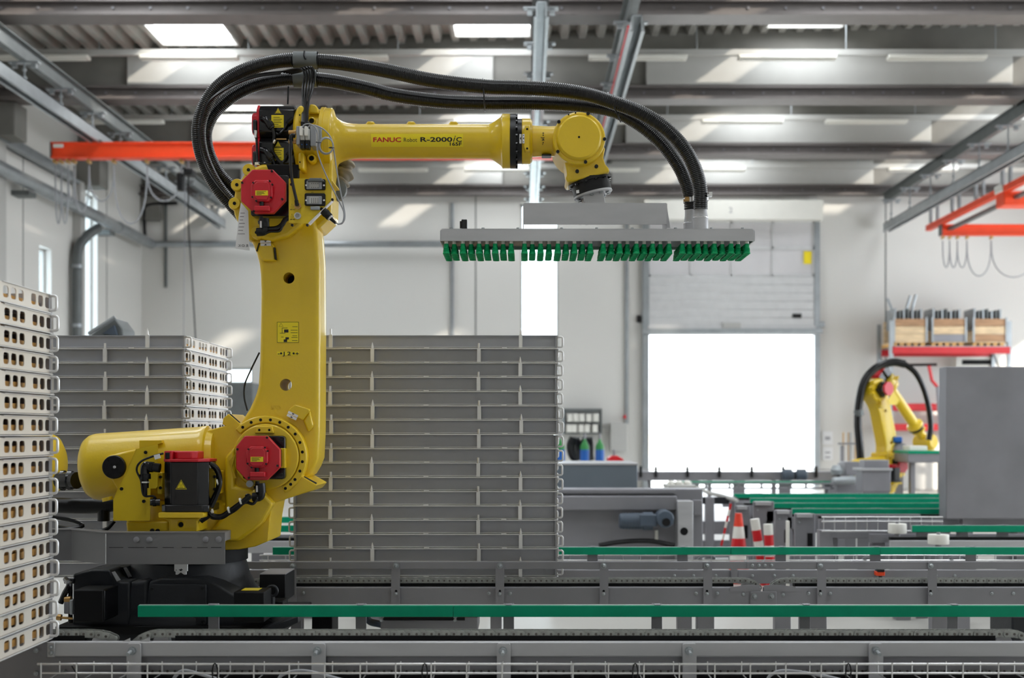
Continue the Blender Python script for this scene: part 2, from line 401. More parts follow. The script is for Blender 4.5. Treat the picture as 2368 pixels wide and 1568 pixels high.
# ---- roller door in the back wall
door = bpy.data.objects.new('door_1', None); COL.objects.link(door); struct(door); door.location = ((DX0 + DX1) / 2, WB, 0)
dl = WB - .12
def dbox(px0, px1, py0, py1, y0, y1, name, m_, bev=.006, par=door): return MB().box(X(px0, WB), X(px1, WB), y0, y1, Z(py1, WB), Z(py0, WB)).build(name, m_, par, bevel=bev)
hd = dbox(1487, 1893, 470, 515, dl - .3, WB + .02, 'header_box', RWHITE)
text('2', 1690, 492, dl - .302, 18, STEELD, hd, align='CENTER')
for p0, p1 in ((1485, 1500), (1880, 1893)): dbox(p0, p1, 515, 1131, dl - .02, WB + .02, 'guide_rail', GALV)
WP = [515, 575, 640]
for r_ in range(2):
    f = MB(); a, b = WP[r_], WP[r_ + 1]
    f.box(X(1500, WB), X(1880, WB), dl, dl + .05, Z(a + 4, WB), Z(a, WB)).box(X(1500, WB), X(1880, WB), dl, dl + .05, Z(b, WB), Z(b - 4, WB))
    for q in range(5):
        px = 1500 + q * 94; f.box(X(px, WB), X(px + 4, WB), dl, dl + .05, Z(b, WB), Z(a, WB))
    fo = f.build('window_section', DOORM, door)
    for q in range(4): MB().box(X(1504 + q * 94, WB), X(1594 + q * 94, WB), dl + .02, dl + .035, Z(b - 4, WB), Z(a + 4, WB)).build('door_pane', MATS.get('frosted') or mat('frosted', srgb(205, 203, 204), .25, 0, .06, 1.2), fo)
for q in range(6):
    a = 640 + q * 19
    MB().prism([(dl, Z(a + 19, WB)), (dl - .0, Z(a + 2, WB)), (dl + .012, Z(a, WB)), (dl + .05, Z(a, WB)), (dl + .05, Z(a + 19, WB))], X(1500, WB), X(1880, WB), 'x').build('door_slat', DOORM, door, smooth=0)
bp = dbox(1497, 1883, 754, 776, dl - .03, dl + .05, 'bottom_panel', DOORM)
dbox(1830, 1850, 727, 737, dl - .04, dl, 'door_handle', BLK)
dbox(1668, 1710, 748, 768, dl - .06, dl - .03, 'lock_plate', PANEL, par=bp)
dbox(1484, 1897, 762, 773, dl - .12, dl - .03, 'crossbar', GALV)
tag(dbox(1856, 1873, 583, 612, dl - .01, dl + .02, 'warning_sticker', YELL, .001)) 
dbox(1472, 1482, 730, 746, WB - .08, WB, 'sensor', BLK)
dbox(1893, 1905, 745, 757, WB - .1, WB, 'motor_switch', GALV)
# outside the door: paved yard and a low fence wall far off
yard = struct(MB().box(-60, 70, WB + .3, 110, -.25, -.05).build('yard_ground', mat('yard_concrete', srgb(240, 238, 232), .8, var=.03, scale=.3)))
fence = tag(MB().box(-40, 60, 70, 70.3, 0, 1.1).build('yard_wall', mat('sand_render', srgb(238, 226, 206), .9, var=.03), bevel=.02), 'pale sand coloured wall far out in the bright yard', 'wall')
MB().prism([(X(1608, 60) + 4.4 * t, -.05 + .0 * t) for t in (0, 1)] + [(X(1608, 60) + 4.4 * (1 - t), -.05 + .5 * math.sin(math.pi * t)) for t in [i / 12 for i in range(13)]], 60, 62).build('yard_mound', CONC, smooth=60)
tag(bpy.data.objects['yard_mound'], 'low grey mound on the bright yard outside the roller door', 'mound')
# ---- ducts on the left and back wall
t = thing('air_duct', 'round galvanised duct running along the left wall and round the back corner', 'duct', (WL + .25, 20, CAMH + 4.1))
MB().cyl((WL + .28, 8, CAMH + 4.12), (WL + .28, WB - .2, CAMH + 4.12), .11, n=20).build('long_pipe', GALV, t)
MB().cyl((WL + .2, WB - .22, CAMH + 4.12), (X(1060, WB), WB - .22, CAMH + 4.12), .07, n=16).build('back_pipe', GALV, t)
for y in (12.5, 16.5, 20.5, 24.5): MB().box(WL + .007, WL + .3, y, y + .3, CAMH + 3.9, CAMH + 3.98).build('wall_bracket', DGALV, t)
for y in (10, 13, 16, 19, 22, 25): MB().cyl((WL + .28, y, CAMH + 4.12), (WL + .28, y + .05, CAMH + 4.12), .122, n=20).build('duct_collar', GALV, t)
t = thing('down_pipe', 'grey vertical down pipe on the left wall between two slot windows', 'pipe', (WL + .2, 22.6, 0))
MB().tube(spline([(WL + .28, 23.9, CAMH + 3.92), (WL + .2, 23.5, CAMH + 3.7), (WL + .14, 23.2, CAMH + 3.4), (WL + .14, 23.15, CAMH + 2.9)], 4) + [Vector((WL + .14, 23.15, 0))], .09, 14).build('pipe', DGALV, t)
for z in (1.6, 3.2, 4.3): MB().cyl((WL + .14, 23.15, z), (WL + .14, 23.15, z + .06), .105, n=14).build('pipe_clip', GALV, t)
t = thing('wall_channel', 'grey steel channel high on the left wall above the round duct', 'beam', (WL, 17, CAMH + 4.7))
MB().box(WL + .0, WL + .18, 8, 23.2, CAMH + 4.62, CAMH + 4.68).box(WL, WL + .05, 8, 23.2, CAMH + 4.62, CAMH + 4.84).build('channel', GALV, t)
for y in (14, 17, 20, 22.5): MB().box(WL, WL + .3, y, y + .06, CAMH + 4.9, CAMH + 4.96).build('channel_clip', DGALV, t)
for px, top, bot in ((1042, 600, 900), (384, 470, 665), (318, 470, 560), (1449, 560, 1000), (430, 480, 800)):
    pass
cm = [(1046, 470, 1060), (1449, 470, 980)]
for i, (px, a, b) in enumerate(cm):
    tag(MB().box(X(px - 4, WB), X(px + 4, WB), WB - .06, WB - .001, Z(b, WB), Z(a, WB)).build('cable_conduit', GALV, bevel=.01),
        ('thin grey vertical conduit on the back wall above the middle crate stack', 'thin grey vertical conduit on the back wall left of the roller door')[i], 'conduit')
tag(MB().box(X(381, WB), X(387, WB), WB - .05, WB - .001, Z(665, WB), Z(460, WB)).build('cable_conduit', DGALV, bevel=.01), 'short grey conduit on the back wall below the left crane rail', 'conduit')
tag(MB().tube(spline([W(336, 560, WB - .1), W(334, 500, WB - .1), W(343, 474, WB - .1), W(410, 470, WB - .1)], 5), .035, 8).build('black_pipe', BLK), 'black bent pipe near the left corner of the back wall', 'pipe')
# ---- crane rails hung under the girders
def crane_rail(label, x, ylo, yhi, zu, zl, red=False):
    t = thing('crane_rail', label, 'crane rail', (x, yhi, zl), 'crane rails under the roof')
    MB().box(x - .05, x + .05, ylo, yhi, zu - .1, zu + .1).box(x - .1, x + .1, ylo, yhi, zu + .08, zu + .1).build('carrier_profile', DGALV, t)
    MB().box(x - .06, x - .045, ylo, yhi, zl - .09, zl + .09).box(x + .045, x + .06, ylo, yhi, zl - .09, zl + .09).box(x - .06, x + .06, ylo, yhi, zl + .075, zl + .09).box(x - .085, x - .045, ylo, yhi, zl - .1, zl - .085).box(x + .045, x + .085, ylo, yhi, zl - .1, zl - .085).build('track_profile', GALV, t)
    if red: MB().box(x - .11, x - .09, ylo, yhi, zl - .06, zl - .03).build('conductor_strip', REDF, t)
    y = yhi - .4
    rod = MB().cyl((0, 0, zl + .09), (0, 0, zu - .1), .014, n=6).cyl((0, 0, zl + .09), (0, 0, zl + .14), .035, n=8).cyl((0, 0, zl + .22), (0, 0, zl + .25), .03, n=8).mesh('hanger_rod', GALV)
    pl = MB().box(-.2, .2, -.05, .05, zu - .12, zu - .1).box(-.16, -.1, -.03, .03, zu - .18, zu - .12).box(.1, .16, -.03, .03, zu - .18, zu - .12).mesh('hanger_plate', GALV)
    while y > max(ylo, 12):
        inst('hanger_rod', rod, t, (x, y, 0)); inst('hanger_plate', pl, t, (x, y, 0)); y -= 1.3
crane_rail('long grey crane rail pair under the roof at the left of the picture', -6.62, 6, 27.3, CAMH + 5.0, CAMH + 4.56, True)
crane_rail('straight crane rail running away behind the robot forearm, left of the slanting one', X(1240, 20.5), 14, 26.5, CAMH + 5.0, CAMH + 4.75)
crane_rail('slanting crane rail with red strip above the robot wrist', 1.26, 14, 27.0, CAMH + 5.0, CAMH + 4.6, True)
crane_rail('grey crane rail pair at the upper right ending by the back wall', 7.9, 14, 27.3, CAMH + 5.12, CAMH + 4.48)
def bridge(label, x0, x1, y, z0, z1, loops):
    t = thing('crane_bridge', label, 'crane beam', (x0, y, z0))
    MB().box(x0, x1, y - .06, y + .06, z0 + .02, z1 - .02).box(x0, x1, y - .1, y + .1, z1 - .03, z1).box(x0, x1, y - .1, y + .1, z0, z0 + .03).build('beam', ORG, t, bevel=.01)
    MB().box(x0 - .01, x0 + .005, y - .1, y + .1, z0, z1).build('end_cap', DGALV, t)
    for x in loops: MB().cyl((x, y - .05, z0 - .04), (x, y + .05, z0 - .04), .03, n=10).build('cable_trolley', BRASS, t)
    for a, b in zip(loops, loops[1:]):
        sag = .55 + .35 * ((int(a * 37)) % 3) / 2
        if b - a > .9: sag = .75
        pts = [(a + (b - a) * (.5 - .5 * math.cos(math.pi * i / 14)), y, z0 - .1 - sag * math.sin(math.pi * i / 14) ** .7) for i in range(15)]
        MB().tube(pts, .013, 6).build('festoon_cable', GREYC, t)
    return t
b1 = bridge('long orange crane beam crossing behind the robot hoses', X(122, 19.3), X(1330, 19.3), 19.3, Z(368, 19.3), Z(331, 19.3), [X(p, 19.3) for p in (128, 142, 158, 172, 206, 264, 340, 420)])
MB().pbox(123, 146, 333, 341, 19.19, .01).build('name_plate', RWHITE, b1)
for xx in (-6.62, X(1240, 20.5)): MB().box(xx - .12, xx + .12, 19.1, 19.5, Z(331, 19.3), CAMH + 4.48).build('trolley', DGALV, b1, bevel=.02)
t = thing('chain_hoist', 'small black chain hoist hanging under the long orange beam', 'hoist', W(430, 440, 19.2))
MB().pbox(423, 445, 388, 404, 19.15, .25).build('body', BLK, t, bevel=.02)
MB().pbox(408, 422, 398, 440, 19.2, .15).build('chain_bucket', BLK, t, bevel=.02)
MB().cyl(W(435, 372, 19.3), W(435, 390, 19.3), .02, n=8).build('hook', STEELD, t)
MB().tube(spline([W(436, 404, 19.3), W(436, 520, 19.3), W(444, 640, 19.3), W(453, 800, 19.3), W(456, 900, 19.3)], 5), .012, 6).build('control_cable', BLK, t)
MB().cyl(W(428, 404, 19.3), W(424, 900, 19.3), .007, n=6).build('load_chain', STEELD, t)
bridge('short orange crane beam at the right edge with looping cables', X(2175, 25.5), 13.5, 25.5, Z(545, 25.5), Z(520, 25.5), [X(p, 25.5) for p in (2180, 2196, 2214, 2236, 2292, 2395)])
t = thing('orange_track', 'orange crane track running toward the back wall at the right edge', 'crane rail', (8.5, 26.3, CAMH + 4.3))
MB().box(8.44, 8.56, 16, 26.3, CAMH + 4.24, CAMH + 4.36).build('track', ORG, t, bevel=.01)
MB().box(8.62, 8.72, 16, 26.0, CAMH + 4.12, CAMH + 4.18).build('lower_profile', DGALV, t)
for y in (25.9, 24.6, 23.3, 22.0, 20.7): MB().box(8.42, 8.46, y, y + .1, CAMH + 4.36, CAMH + 4.75).box(8.56, 8.6, y, y + .1, CAMH + 4.36, CAMH + 4.75).build('hanger', GALV, t)
t = thing('crane_trolley', 'orange and white crane trolley at the upper right picture edge', 'trolley', W(2350, 470, 22))
MB().pbox(2322, 2400, 442, 474, 22, .4).build('body', ORG, t, bevel=.02)
MB().pbox(2316, 2400, 424, 442, 22.02, .36).build('cover', RWHITE, t, bevel=.02)
# ================================================================== steel crates
CW, CD, CP = 1.252, .874, .0679                    # crate width, depth, stacking pitch
ZC = CAMH - .697                                   # top of the conveyor chains
def crate_proto(kind):
    r = thing('steel_crate', 'x', 'crate')
    def rail(y0, sgn):                             # open channel: web, bottom flange, top lip
        m_ = MB(); q = lambda u, v: (y0 + u, y0 + v) if sgn > 0 else (y0 - v, y0 - u)
        m_.box(0, CW, *q(.026, .029), .004, CP - .0004)
        m_.box(0, CW, *q(.018, .029), CP - .005, CP - .0004).box(0, .010, *q(0, .029), .001, CP - .002).box(CW - .010, CW, *q(0, .029), .001, CP - .002)
        fl = MB().box(0, CW, *q(-.005, .029), .0004, .0050).box(0, CW, *q(.003, .029), .0082, .0108)
        for k in range(3):
            x = .26 + k * .37; fl.box(x - .012, x + .012, *q(-.007, .0), .004, .0085)
        m_.fl = fl
        return m_
    for nm, y_, s_ in (('front_rail', 0, 1), ('back_rail', CD, -1)):
        q_ = rail(y_, s_); o_ = q_.build(nm, CRATE, r); q_.fl.build('bottom_flange', CRATE2, o_)
    # perforated ends, four groups of three windows
    holes = []
    for g in range(4):
        for k in range(3):
            c = .055 + g * .2185 + k * .058 + (.012 if g else 0) - .002 * g
            holes.append(rrect(c - .0205, c + .0205, .0175, .0535, .009, 2))
    out = [(0, .006), (CD, .006), (CD, CP - .004), (0, CP - .004)]
    for x0 in (0.0, CW - .003):
        s = MB().prism([out] + holes, x0, x0 + .003, 'x').build('end_panel', CRATE_LIT, r)
        x1, x2 = (x0 - .006, x0 + .012) if x0 == 0 else (x0 - .009, x0 + .009)
        MB().box(x1, x2, .02, CD - .02, .001, .004).box(x1, x2, .02, .44, CP - .005, CP - .003).box(x1, x2, .47, CD - .03, CP - .005, CP - .003).build('end_flange', CRATE2, s)
    for x0, sg in ((0, -1), (CW, 1)):
        for y in (.028, CD - .028):
            p = [(x0, y, .012)] + [(x0 + sg * (.0165 + .009 * math.sin(k * .393)), y, .021 - .009 * math.cos(k * .393)) for k in range(5)] + [(x0 + sg * (.0165 + .009 * math.cos(k * .393)), y, CP - .017 + .009 * math.sin(k * .393)) for k in range(5)] + [(x0, y, CP - .008)]
            MB().tube(p, .0046, 6).build('handle', CRATE2, r)
    px = (.175, CW - .175) if kind == 0 else (.374, CW - .374)
    px = (.175, CW - .175) if kind == 0 else (.372, CW - .374)
    for i, x in enumerate(px):
        for y in (-.004, CD + .004):
            m_ = MB().box(x - .0085, x + .0085, y - .005, y + .008, .006, CP * 1.02)
            tip = CP * 1.42
            if (i == 0) == (kind == 0): m_.cyl((x, y + .001, CP * 1.0), (x, y + .001, tip), .0055, n=8)
            else: m_.cyl((x, y + .001, CP * 1.0), (x, y + .001, tip - .012), .006, n=8).cyl((x, y + .001, tip - .012), (x, y + .001, tip + .004), .005, .001, 8)
            m_.build('stacking_pin', CRATE2, r)
    b = MB().box(.03, CW - .03, .035, CD - .035, .014, .036).build('board', WOOD, r)
    b['label'] = 'light brown board lying in the crate'
    return r
proto = [crate_proto(0), crate_proto(1)]
pk = [kids(p) for p in proto]; psub = [[(c, kids(c)) for c in l] for l in pk]
def crate(kind, loc, label, group):
    r = proto[kind].copy(); COL.objects.link(r); r.location = loc; tag(r, label, 'crate', group)
    for c, sub in psub[kind]:
        n = c.copy(); COL.objects.link(n); n.parent = r
        for q in sub: u = q.copy(); COL.objects.link(u); u.parent = n
ORD = ['topmost', 'second', 'third', 'fourth', 'fifth', 'sixth', 'seventh', 'eighth', 'ninth', 'tenth', 'eleventh', 'twelfth', 'thirteenth', 'fourteenth', 'fifteenth', 'sixteenth', 'bottom']
def stack(x, y, z, where, group, flip=0):
    for k in range(17):
        o = ORD[16 - k]; pre = (o + ' steel crate') if o in ('topmost', 'bottom') else o + ' steel crate from the top'
        crate((k + flip) % 2, (x + random.uniform(-.003, .003), y + random.uniform(-.004, .004), z + k * CP), pre + ' ' + where, group)
DS = 5.93
stack(X(680, DS), DS, ZC + .006, 'of the stack right of the robot column', 'crates stacked right of the robot')
stack(X(425, DS) - CW, DS, ZC + .006, 'of the stack behind the yellow cylinder', 'crates stacked behind the robot')
DN = 4.19
stack(X(135, DN) - .018 - CW, DN - CD, ZC + .006, 'of the stack at the left picture edge', 'crates stacked at the left edge', 1)
for p, l in zip(proto, psub):
    for c, sub in l:
        for q in sub: bpy.data.objects.remove(q)
        bpy.data.objects.remove(c)
    bpy.data.objects.remove(p)
# odds and ends lying on the crate stacks
t = thing('tool_case', 'dark hinged metal case standing tilted behind the left crate stack', 'case', (X(240, 8), 8, 0))
MB().pprism([(208, 775), (266, 735), (284, 760), (286, 790), (215, 790)], 8, .25).build('body', DGALV, t, bevel=.01)
MB().pprism([(236, 772), (263, 752), (270, 775)], 7.97, .03).build('inner_panel', BLUEG, t)
MB().tube([W(205, 772, 7.95), W(266, 733, 7.95)], .012, 8).build('stay_bar', GALV, t)
MB().box(X(225, 8), X(275, 8), 8, 8.25, 0, Z(790, 8)).build('stand', DGALV, t)
# ================================================================== roller chains and conveyors
PT = .0254
def stadium(l, r, n=8):
    o = [(l / 2 + r * math.cos(a), r * math.sin(a)) for a in [(-.5 + i / n) * math.pi for i in range(n + 1)]]
    return o + [(-x, -y) for x, y in o]
def waist(l, r):
    o = stadium(l, r, 6); return o
OUT = MB().prism(waist(PT, .0118), -.019, -.0155).prism(waist(PT, .0118), .0155, .019)
OUT.m(1); [OUT.cyl((x, -.0205, 0), (x, .0205, 0), .0045, n=8) for x in (-PT / 2, PT / 2)]
OUT = OUT.mesh('outer_link', [CHAIN, PIN])
INN = MB().prism(waist(PT, .0122), -.0150, -.0118).prism(waist(PT, .0122), .0118, .0150)
[INN.cyl((x, -.0118, 0), (x, .0118, 0), .0078, n=8) for x in (-PT / 2, PT / 2)]
INN = INN.mesh('inner_link', [CHAIN])
def chain(label, path, y, group='conveyor chains'):
    pts = resample([Vector((a, y, b)) for a, b in path], PT)
    t = thing('roller_chain', label, 'chain', pts[len(pts) // 2], group)
    for i, (a, b) in enumerate(zip(pts, pts[1:])):
        ang = math.atan2(b.z - a.z, b.x - a.x); c = (a + b) / 2
        inst('outer_link' if i % 2 else 'inner_link', OUT if i % 2 else INN, t, c, (0, -ang, 0))
def pxpath(pts, d): return [(X(a, d), Z(b, d)) for a, b in pts]
bolt_me = MB().cyl((0, 0, 0), (0, -.006, 0), .0085, n=6).cyl((0, -.006, 0), (0, -.009, 0), .006, .003, n=8).mesh('bolt', GALV)
nut_me = MB().cyl((0, 0, 0), (0, -.003, 0), .0145, n=16).cyl((0, -.003, 0), (0, -.016, 0), .0115, n=6).cyl((0, -.016, 0), (0, -.05, -.004), .0062, n=10).mesh('nut_and_bolt', GALV)
dome_me = MB().lathe((0, 0, 0), (0, -1, 0), [(0, .014), (.004, .014), (.004, .010), (.012, .0095), (.018, .006), (.02, .001)], 12).mesh('cap_nut', GALV)
def vchain_box(mb, px0, px1, py0, py1, d, t): return mb.pbox(px0, px1, py0, py1, d, t)
# ---- near conveyor, in front of the robot
DF = 4.26
chain('near conveyor chain along the bottom of the picture', pxpath([(316, 1484), (328, 1474), (346, 1467), (364, 1464.5), (2340, 1464.5), (2358, 1468), (2376, 1478), (2390, 1495)], DF), DF)
chain('short chain end below the left crate stack', pxpath([(-60, 1464.5), (205, 1464.5), (230, 1466), (250, 1470), (266, 1477), (276, 1487)], DF), DF)
chain('returning chain run behind the wire cable tray', pxpath([(135, 1562), (150, 1556), (165, 1551), (190, 1550), (2400, 1550)], DF), DF)
chain('returning chain end at the lower left corner', pxpath([(-40, 1548), (20, 1548), (45, 1553), (62, 1565), (70, 1580)], DF), DF)
t = thing('near_conveyor', 'long grey conveyor frame along the bottom edge of the picture', 'conveyor', (0, 4.2, .3))
MB().pbox(405, 2302, 1470, 1484, DF - .02, .05).build('chain_guide', BLKM, t)
MB().pbox(-80, 196, 1470, 1484, DF - .02, .05).build('chain_guide', BLKM, t)
MB().pbox(110, 2450, 1485, 1519, 4.19, .03).build('side_rail', STEEL, t, bevel=.004)
MB().pbox(190, 2450, 1561, 1600, DF - .02, .05).build('lower_chain_guide', BLKM, t)
ep = MB().pbox(109, 126, 1486, 1520, 4.185, .01).build('end_plate', STEEL, t, bevel=.002)
for py in (1497, 1510): inst('bolt', bolt_me, ep, W(118, py, 4.184))
sp = MB().pbox(105, 2450, 1519, 1549, 4.215, .02).build('side_plate', STEELD, t)
MB().pbox(-80, 290, 1487, 1620, 4.235, .02).build('left_side_plate', BLUEG if 0 else STEELD, t)
for px, py in ((84, 1504), (84, 1557), (150, 1554)): inst('bolt', bolt_me, t, W(px, py, 4.234))
for px in (308, 736, 1165, 1595, 2027):
    b = MB().prism(rrect(X(px - 16, 4.17), X(px + 16, 4.17), Z(1660, 4.17), Z(1489, 4.17), .008), 4.172, 4.184).build('bracket', STEEL, t)
    inst('nut_and_bolt', nut_me, b, W(px - 2, 1505, 4.172))
for px, sx in ((296, 1), (2356, 1)):
    pass
for pts in ([(276, 1487), (300, 1476), (300, 1487)], [(314, 1487), (346, 1474), (346, 1487)]): MB().pprism(pts, 4.2, .006).build('end_guard', STEEL, t)
MB().cyl(W(232, 1488, 4.25), W(232, 1488, 4.28) + Vector((0, .0, 0)), .03, n=14).build('sprocket', STEEL, t)
MB().cyl(W(372, 1486, 4.25), W(372, 1486, 4.25) + Vector((0, (4.28) - (4.25), 0)), .028, n=14).build('sprocket', STEEL, t)
MB().cyl(W(2322, 1486, 4.25), W(2322, 1486, 4.25) + Vector((0, (4.28) - (4.25), 0)), .028, n=14).build('sprocket', STEEL, t)
for px in (340, 1100, 1900, 2300):
    MB().pbox(px - 20, px + 20, 1549, 1900, 4.3, .08).build('leg', STEELD, t)
# ---- wire cable tray at the very bottom
DT = 3.98
t = thing('wire_cable_tray', 'wire mesh cable tray with cables along the bottom picture edge', 'cable tray', W(1200, 1580, DT))
MB().tube([W(86, 1536, DT), W(2450, 1536, DT)], .0038, 8).build('top_wire', STEELB, t)
MB().tube([W(94, 1557, DT), W(2450, 1557, DT)], .003, 8).build('long_wire', STEELB, t)
MB().tube([W(86, 1538, DT + .2), W(2450, 1538, DT + .2)], .003, 8).build('back_wire', STEELB, t) if 0 else None
cw = MB().tube([(0, 0, .004), (0, .0, -.06), (0, .16, -.06), (0, .16, -.02)], .0026, 6).mesh('cross_wire', STEELB)
px = 95
while px < 2420: inst('cross_wire', cw, t, W(px, 1536, DT - .004)); px += 82
for py, o in ((1561, .05), (1561, .1)): MB().tube([W(90, 1577, DT + o), W(2450, 1577, DT + o)], .003, 6).build('floor_wire', STEELB, t)
for a, b, c in ((395, 430, 480), (640, 700, 760), (1770, 1820, 1910)):
    MB().tube(spline([W(a, 1582, DT + .06), W(a + 14, 1560, DT + .05), W(b, 1551, DT + .05), W(c, 1564, DT + .04), W(c + 60, 1580, DT + .06)], 6), .0055, 8).build('grey_cable', GREYC, t)
for px in (503, 988, 1475, 1968): MB().tube([W(px - 6 + 6 * math.cos(a), 1556 + 22 * math.sin(a), DT - .006 + .0 * a) for a in [2 * math.pi * i / 12 for i in range(12)]], .0022, 5, closed=True).build('cable_tie', BLK, t)
MB().tube([W(166, 1540, DT - .01), W(190, 1580, DT + .02)], .002, 5).build('loose_tie', BLK, t)
MB().box(X(86, DT), X(2450, DT), DT + .03, DT + .16, Z(1640, DT), Z(1600, DT)).build('tray_support', STEELD, t)
# ---- green guide rail with brackets
def green_rail(label, d, p0, p1, joints, posts, y0=1401, h=.0405, zt=None, post_w=12.5):
    z1 = Z(y0, d) if zt is None else zt
    t = thing('green_guide_rail', label, 'guide rail', (X(p0, d), d, z1), 'green plastic guide rails')
    xs = [p0] + joints + [p1]
    for a, b in zip(xs, xs[1:]):
        MB().box(X(a, d) + .0006, X(b, d) - .0006, d, d + .014, z1 - h, z1).build('plastic_strip', GRN, t, bevel=.0012)
    MB().box(X(p0, d), X(p1, d), d + .0145, d + .03, z1 - h, z1 + .001).build('back_profile', STEEL, t)
    for px in posts:
        m_ = MB().box(X(px, d) - post_w * d / F, X(px, d) + post_w * d / F, d + .031, d + .037, (z1 - .33) if zt is None else 0, z1 + .004)
        m_.box(X(px, d) - .011, X(px, d) + .011, d + .002, d + .037, z1 + .001, z1 + .004)
        m_.build('bracket', STEELD, t, bevel=.002)
    return t
green_rail('nearest green guide rail running across the whole picture in front of the robot base', 4.5, 318, 2450, [1048], [489, 832, 1176, 1521, 1866, 2210])
# ---- rear conveyor carrying the crate stacks
DR = 5.91
chain('rear conveyor chain under the middle crate stack', pxpath([(574, 1356), (580, 1348), (596, 1343), (612, 1342), (1722, 1342), (1736, 1345), (1748, 1351), (1756, 1360)], DR), DR)
chain('right hand rear chain beside the joint plate', pxpath([(1782, 1361), (1788, 1352), (1800, 1345), (1815, 1342), (2400, 1342)], DR), DR)
t = thing('rear_conveyor', 'long grey chain conveyor behind the robot carrying the crate stacks', 'conveyor', (0, 5.9, .3))
for a, b in ((600, 1696), (1838, 2420)): MB().pbox(a, b, 1349.5, 1358, DR - .02, .05).build('chain_guide', BLKM, t)
fr = DR - .07
for a, b in ((560, 1760), (1766, 2440)):
    MB().pbox(a, b, 1358, 1404, fr, .03).build('side_plate', STEELD, t, bevel=.004)
jp = MB().pbox(1735, 1796, 1368, 1410, fr - .008, .008).build('joint_plate', STEELD, t, bevel=.002)
for px in (1744, 1784): inst('cap_nut', dome_me, jp, W(px, 1379, fr - .008))
for px, py in ((702, 1371), (1131, 1372), (1180, 1372), (1610, 1372), (1659, 1372), (1719, 1374), (1811, 1375), (1870, 1372), (1920, 1372), (2293, 1372), (2343, 1372)): inst('bolt', bolt_me, t, W(px, py, fr))
for pts in ([(1688, 1358), (1740, 1352), (1757, 1354), (1757, 1368), (1688, 1368)], [(1767, 1354), (1790, 1352), (1840, 1357), (1840, 1368), (1767, 1368)]): MB().pprism(pts, fr - .003, .004).build('end_guard', STEELD, t)
for px in (1728, 1805, 604): MB().cyl(W(px, 1357, DR - .01), W(px, 1357, DR - .01) + Vector((0, (DR + .02) - (DR - .01), 0)), .026, n=14).build('sprocket', STEEL, t)
# guard rail with brackets
for a, b in ((560, 1645), (1645, 2440)): MB().pbox(a + .3, b - .3, 1299, 1316, fr - .02, .012).build('guard_rail', STEELD if 0 else STEELD, t, bevel=.002)
MB().pbox(1728, 1800, 1300, 1315, fr - .024, .004).build('rail_splice', STEELD, t)
for px in (1740, 1755, 1769, 1784): inst('bolt', bolt_me, t, W(px, 1307, fr - .024))
for px in (677, 916, 1156, 1396, 1635, 1897, 2152):
    b = MB().prism(rrect(X(px - 10, fr), X(px + 10, fr), Z(1402, fr), Z(1298, fr), .004), fr - .028, fr - .0205).build('bracket', STEELD, t)
    inst('cap_nut', dome_me, b, W(px, 1308, fr - .028)); inst('bolt', bolt_me, b, W(px, 1373, fr - .028))
    MB().cyl(W(px, 1367, fr - .0285), W(px, 1367, fr - .0285) + Vector((0, (fr - .028) - (fr - .0285), 0)), .006, n=10).build('slot', BLKM, b)
# far side of that conveyor
DB = 6.74
for a, b in ((560, 1690), (1706, 2440)):
    MB().pbox(a, b, 1318, 1350, DB, .03).build('far_side_plate', STEELD, t, bevel=.004)
for px in (1560, 1604, 1656, 1740, 1791, 1834, 2164, 2208): inst('bolt', bolt_me, t, W(px, 1331, DB))
jm = MB().pbox(1691, 1705, 1316, 1340, DB - .02, .02).build('joint_piece', STEELD, t)
# legs and cross parts seen below the near green rail
for a, b, d in ((672, 698, 5.95), (1307 + 0, 1330, 6.7), (1567, 1600, 5.95), (1612, 1652, 5.95), (1134, 1160, 5.95), (1792, 1829, 6.7), (1852, 1912, 5.95), (2156, 2196, 5.95), (2300, 2334, 6.7)):
    if a == 1307: continue
    MB().box(X(a, d), X(b, d), d, d + .06, 0, Z(1400, d)).build('leg', STEELD, t, bevel=.003)
gb = MB().pbox(880, 1105, 1428, 1460, 5.9, .25).build('drive_box', STEELD, t, bevel=.004)
MB().cyl(W(885, 1431, 5.88), W(1075, 1431, 5.88), .008, n=8).build('drive_shaft', BLKM, t)
for px in (884, 1053): inst('nut_and_bolt', nut_me, gb, W(px, 1430, 5.89))
MB().pbox(721, 768, 1425, 1470, 6.0, .2).build('black_box', BLKM, t, bevel=.004)
MB().tube(spline([W(845, 1425, 6.3), W(856, 1438, 6.3), (X(880, 6.3), 6.3, Z(1444, 6.3)), W(900, 1452, 6.4)], 5), .018, 8).build('grey_hose', BLUEG, t)
tag(MB().box(X(2340, 6.2), X(2400, 6.2), 6.2, 6.5, 0, Z(1425, 6.2)).build('floor_cabinet', ANTH, bevel=.01), 'dark cabinet under the rear conveyor at the right edge', 'cabinet')
# sensor on the far rail
t = thing('light_sensor', 'small orange and black sensor on the rear conveyor at right', 'sensor', W(2037, 1332, 6.68))
MB().pbox(2027, 2047, 1322, 1332, 6.68, .05).build('lens', ORG, t, bevel=.004); MB().pbox(2029, 2046, 1317, 1323, 6.675, .05).build('housing', BLK, t, bevel=.003)
MB().cyl(W(2036, 1332, 6.7), W(2036, 1338, 6.7), .01, n=8).build('stem', BLK, t)
green_rail('second green guide rail running behind the middle crate stack', 6.8, 630, 2450, [1690, 2035], [1371, 1580, 1808, 2028, 2250], y0=1266)
